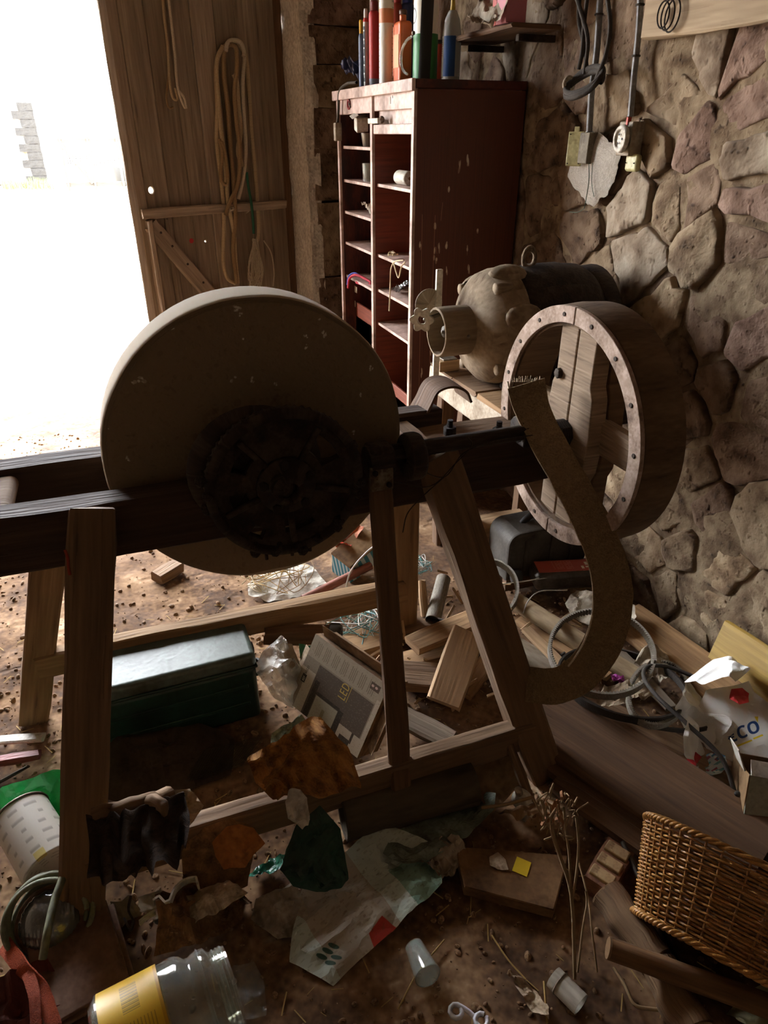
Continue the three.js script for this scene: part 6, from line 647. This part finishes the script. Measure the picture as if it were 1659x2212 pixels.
{ // wicker basket tipped on its side, woven rod by rod
  const e = g(1590, 2075, 0).sub(g(1378, 1960, 0)).setY(0).normalize(), up = V(0.28, 0.5, -0.82); up.addScaledVector(e, -up.dot(e)).normalize(); const ez = e.clone().cross(up), base = g(1502, 2036, 0.07).addScaledVector(e, 0.04);
  const t = thing('wicker_basket', 'honey coloured wicker basket tipped over beside the logs', 'basket', base); t.quaternion.setFromRotationMatrix(new THREE.Matrix4().makeBasis(e, up, ez));
  const A0 = 0.15, B0 = 0.085, A1 = 0.185, B1 = 0.125, H = 0.165, NS = 44, wick = M('#c08a45', 'fine', { size: 0.08, rough: 0.42, bump: 0.0003 }), wick2 = M('#a87236', 'fine', { size: 0.08, rough: 0.42, bump: 0.0003 });
  const oval = (a, k, off = 0) => { const A = A0 + (A1 - A0) * k + off, Bb = B0 + (B1 - B0) * k + off, n = 2 / 2.8, c = Math.cos(a), s = Math.sin(a); return V(Math.sign(c) * Math.pow(Math.abs(c), n) * A, k * H, Math.sign(s) * Math.pow(Math.abs(s), n) * Bb); };
  for (let i = 0; i < NS; i++) { const a = i / NS * 6.28318; part(t, 'stake', tube([oval(a, 0), oval(a, 0.5), oval(a, 1)], 0.0024, { n: 4, sides: 5 }), wick2); }
  const rows = 24; for (let r = 0; r < rows; r++) { const k = (r + 0.8) / (rows + 1), l = []; for (let i = 0; i < NS * 2; i++) { const a = i / (NS * 2) * 6.28318 + 0.0714 / 2 * 0, w = (i % 2) ? 0 : (((i / 2 + r) % 2) ? 0.0042 : -0.0042); l.push(oval(a, k, w)); } part(t, 'weaver', tube(l, 0.0023, { n: NS * 6, sides: 5, closed: true }), r % 5 === 3 ? wick2 : wick); }
  for (let s = 0; s < 3; s++) { const l = []; for (let i = 0; i < 120; i++) { const a = i / 120 * 6.28318; l.push(oval(a, 1.0, 0.005 * Math.sin(a * 26 + s * 2.1)).add(V(0, 0.004 + 0.004 * Math.cos(a * 26 + s * 2.1), 0))); } part(t, 'rim_braid', tube(l, 0.0038, { n: 240, sides: 6, closed: true }), wick); const l2 = l.map((p, i) => { const a = i / 120 * 6.28318; return oval(a, 0, 0.004 + 0.004 * Math.sin(a * 26 + s * 2.1)).add(V(0, -0.002 + 0.004 * Math.cos(a * 26 + s * 2.1), 0)); }); part(t, 'foot_braid', tube(l2, 0.0036, { n: 240, sides: 6, closed: true }), wick); }
  for (let i = -6; i <= 6; i++) { const z = i * 0.0125, hw = A0 * Math.pow(Math.max(0, 1 - Math.pow(Math.abs(z) / B0, 2.8)), 1 / 2.8); if (hw > 0.01) part(t, 'base_rod', tube([V(-hw, 0.001, z), V(0, 0.004, z), V(hw, 0.001, z)], 0.006, { n: 8, sides: 6 }), wick2); }
  const pc = part(t, 'tag', rbox(0.03, 0.022, 0.004, 0.002), plain('#c9cfc4', 0.4), oval(1.35, 1, 0.01).add(V(0, -0.002, 0)));
}
{ // tangles of wire and string
  const tangle = (label, px, py, h, r, n, seed, mat, rad) => { const c = g(px, py, h), t = thing('wire_tangle', label, 'wire', c); for (let k = 0; k < n; k++) part(t, 'strand', tube(jumble(V(0, 0, 0), r, 8, seed + k, 0.6), rad, { sides: 4, n: 70 }), mat[k % mat.length]); return t; };
  tangle('tangle of grey and teal wires hanging over the rear stretcher', 775, 1350, 0.04, 0.11, 9, 100, [mats.wire, mats.wireTeal], 0.0016); tangle('knot of teal string behind the bench leg', 905, 1230, 0.06, 0.06, 6, 120, [mats.wireTeal, mats.wire], 0.0016); tangle('dry vine tangle on the bright white sheet', 610, 1255, 0.02, 0.12, 6, 140, [mats.twig, mats.straw], 0.0014); tangle('pale string tangle on the earth behind the stretcher', 560, 1260, 0.01, 0.07, 5, 160, [mats.twine], 0.0014);
  const sw = (label, pts, r, mat) => { const a = pts.map(([x, y, h]) => g(x, y, h)); solo('loose_wire', label, 'wire', tube(a.map((p) => p.clone().sub(a[0])), r, { sides: 5 }), mat, a[0]); };
  sw('single white cable arching over the faded red tube', [[745, 1300, 0.03], [755, 1240, 0.12], [790, 1195, 0.2], [815, 1175, 0.24]], 0.003, mats.wire); sw('thin bent wire loop beside the oil bottle', [[1062, 1262, 0.12], [1140, 1255, 0.12], [1205, 1238, 0.12], [1208, 1244, 0.12], [1170, 1250, 0.12], [1065, 1264, 0.12]], 0.0016, mats.wire); sw('white wire bent over the plastic pipe', [[1130, 1325, 0.1], [1140, 1300, 0.13], [1165, 1278, 0.13], [1225, 1275, 0.12]], 0.0018, mats.wire); sw('dark cable crossing under the bright sawn plank', [[925, 1330, 0.06], [960, 1340, 0.08], [1000, 1350, 0.08], [1040, 1375, 0.06]], 0.004, mats.rubber);
  const R = rng(91), q = []; for (let i = 0; i < 90; i++) { const p = g(760 + R() * 520, 1240 + R() * 300, 0.02); q.push(moved(timber(0.02 + 0.05 * R(), 0.004, 0.008, { n: 2 }), p.x, 0.02 + 0.05 * R(), p.z, R(), R() * 6, R())); } const ch = new THREE.Mesh(merge(q), mats.pale); ch.name = 'wood_chips'; tag(ch, 'splinters and wood chips strewn between the boards', 'wood chips', null, 'stuff'); scene.add(ch);
}
{ // pebbles, clods and straw on the floor: uncountable
  const R = rng(17), n = 9500, im = new THREE.InstancedMesh(new THREE.IcosahedronGeometry(1, 1), M('#9a7d5e', 'pit', { size: 1, bump: 0 }), n), m = new THREE.Matrix4(), c = new THREE.Color(); im.name = 'earth_clods';
  for (let i = 0; i < n; i++) { const near = R() < 0.55, x = near ? -0.9 + 2.3 * R() : -1.6 + 1.9 * R(), z = near ? -0.35 - 1.5 * R() : -1.5 - 2.3 * R(), s = 0.0014 + 0.006 * Math.pow(R(), 3.5); m.compose(V(x, floorH(x, z) + s * 0.2, z), new THREE.Quaternion().setFromEuler(new THREE.Euler(R() * 6, R() * 6, R() * 6)), V(s * (0.8 + R()), s * (0.6 + 0.5 * R()), s * (0.8 + 0.6 * R()))); im.setMatrixAt(i, m); im.setColorAt(i, c.setScalar(0.85 + 0.5 * R())); }
  tag(im, 'clods, pebbles and crumbs strewn over the earth floor', 'earth', null, 'stuff'); scene.add(im);
  const m2 = new THREE.InstancedMesh(new THREE.BoxGeometry(1, 0.03, 0.06), mats.straw, 420); m2.name = 'straw_bits'; for (let i = 0; i < 420; i++) { const x = -0.8 + 2.1 * R(), z = -0.4 - 1.6 * R(), s = 0.012 + 0.03 * R(); m.compose(V(x, floorH(x, z) + 0.004, z), new THREE.Quaternion().setFromEuler(new THREE.Euler(0, R() * 6, (R() - 0.5) * 0.3)), V(s, s, s)); m2.setMatrixAt(i, m); } tag(m2, 'bits of straw and chaff scattered on the earth', 'straw', null, 'stuff'); scene.add(m2);
}
shade(scene);
renderer.render(scene, camera);
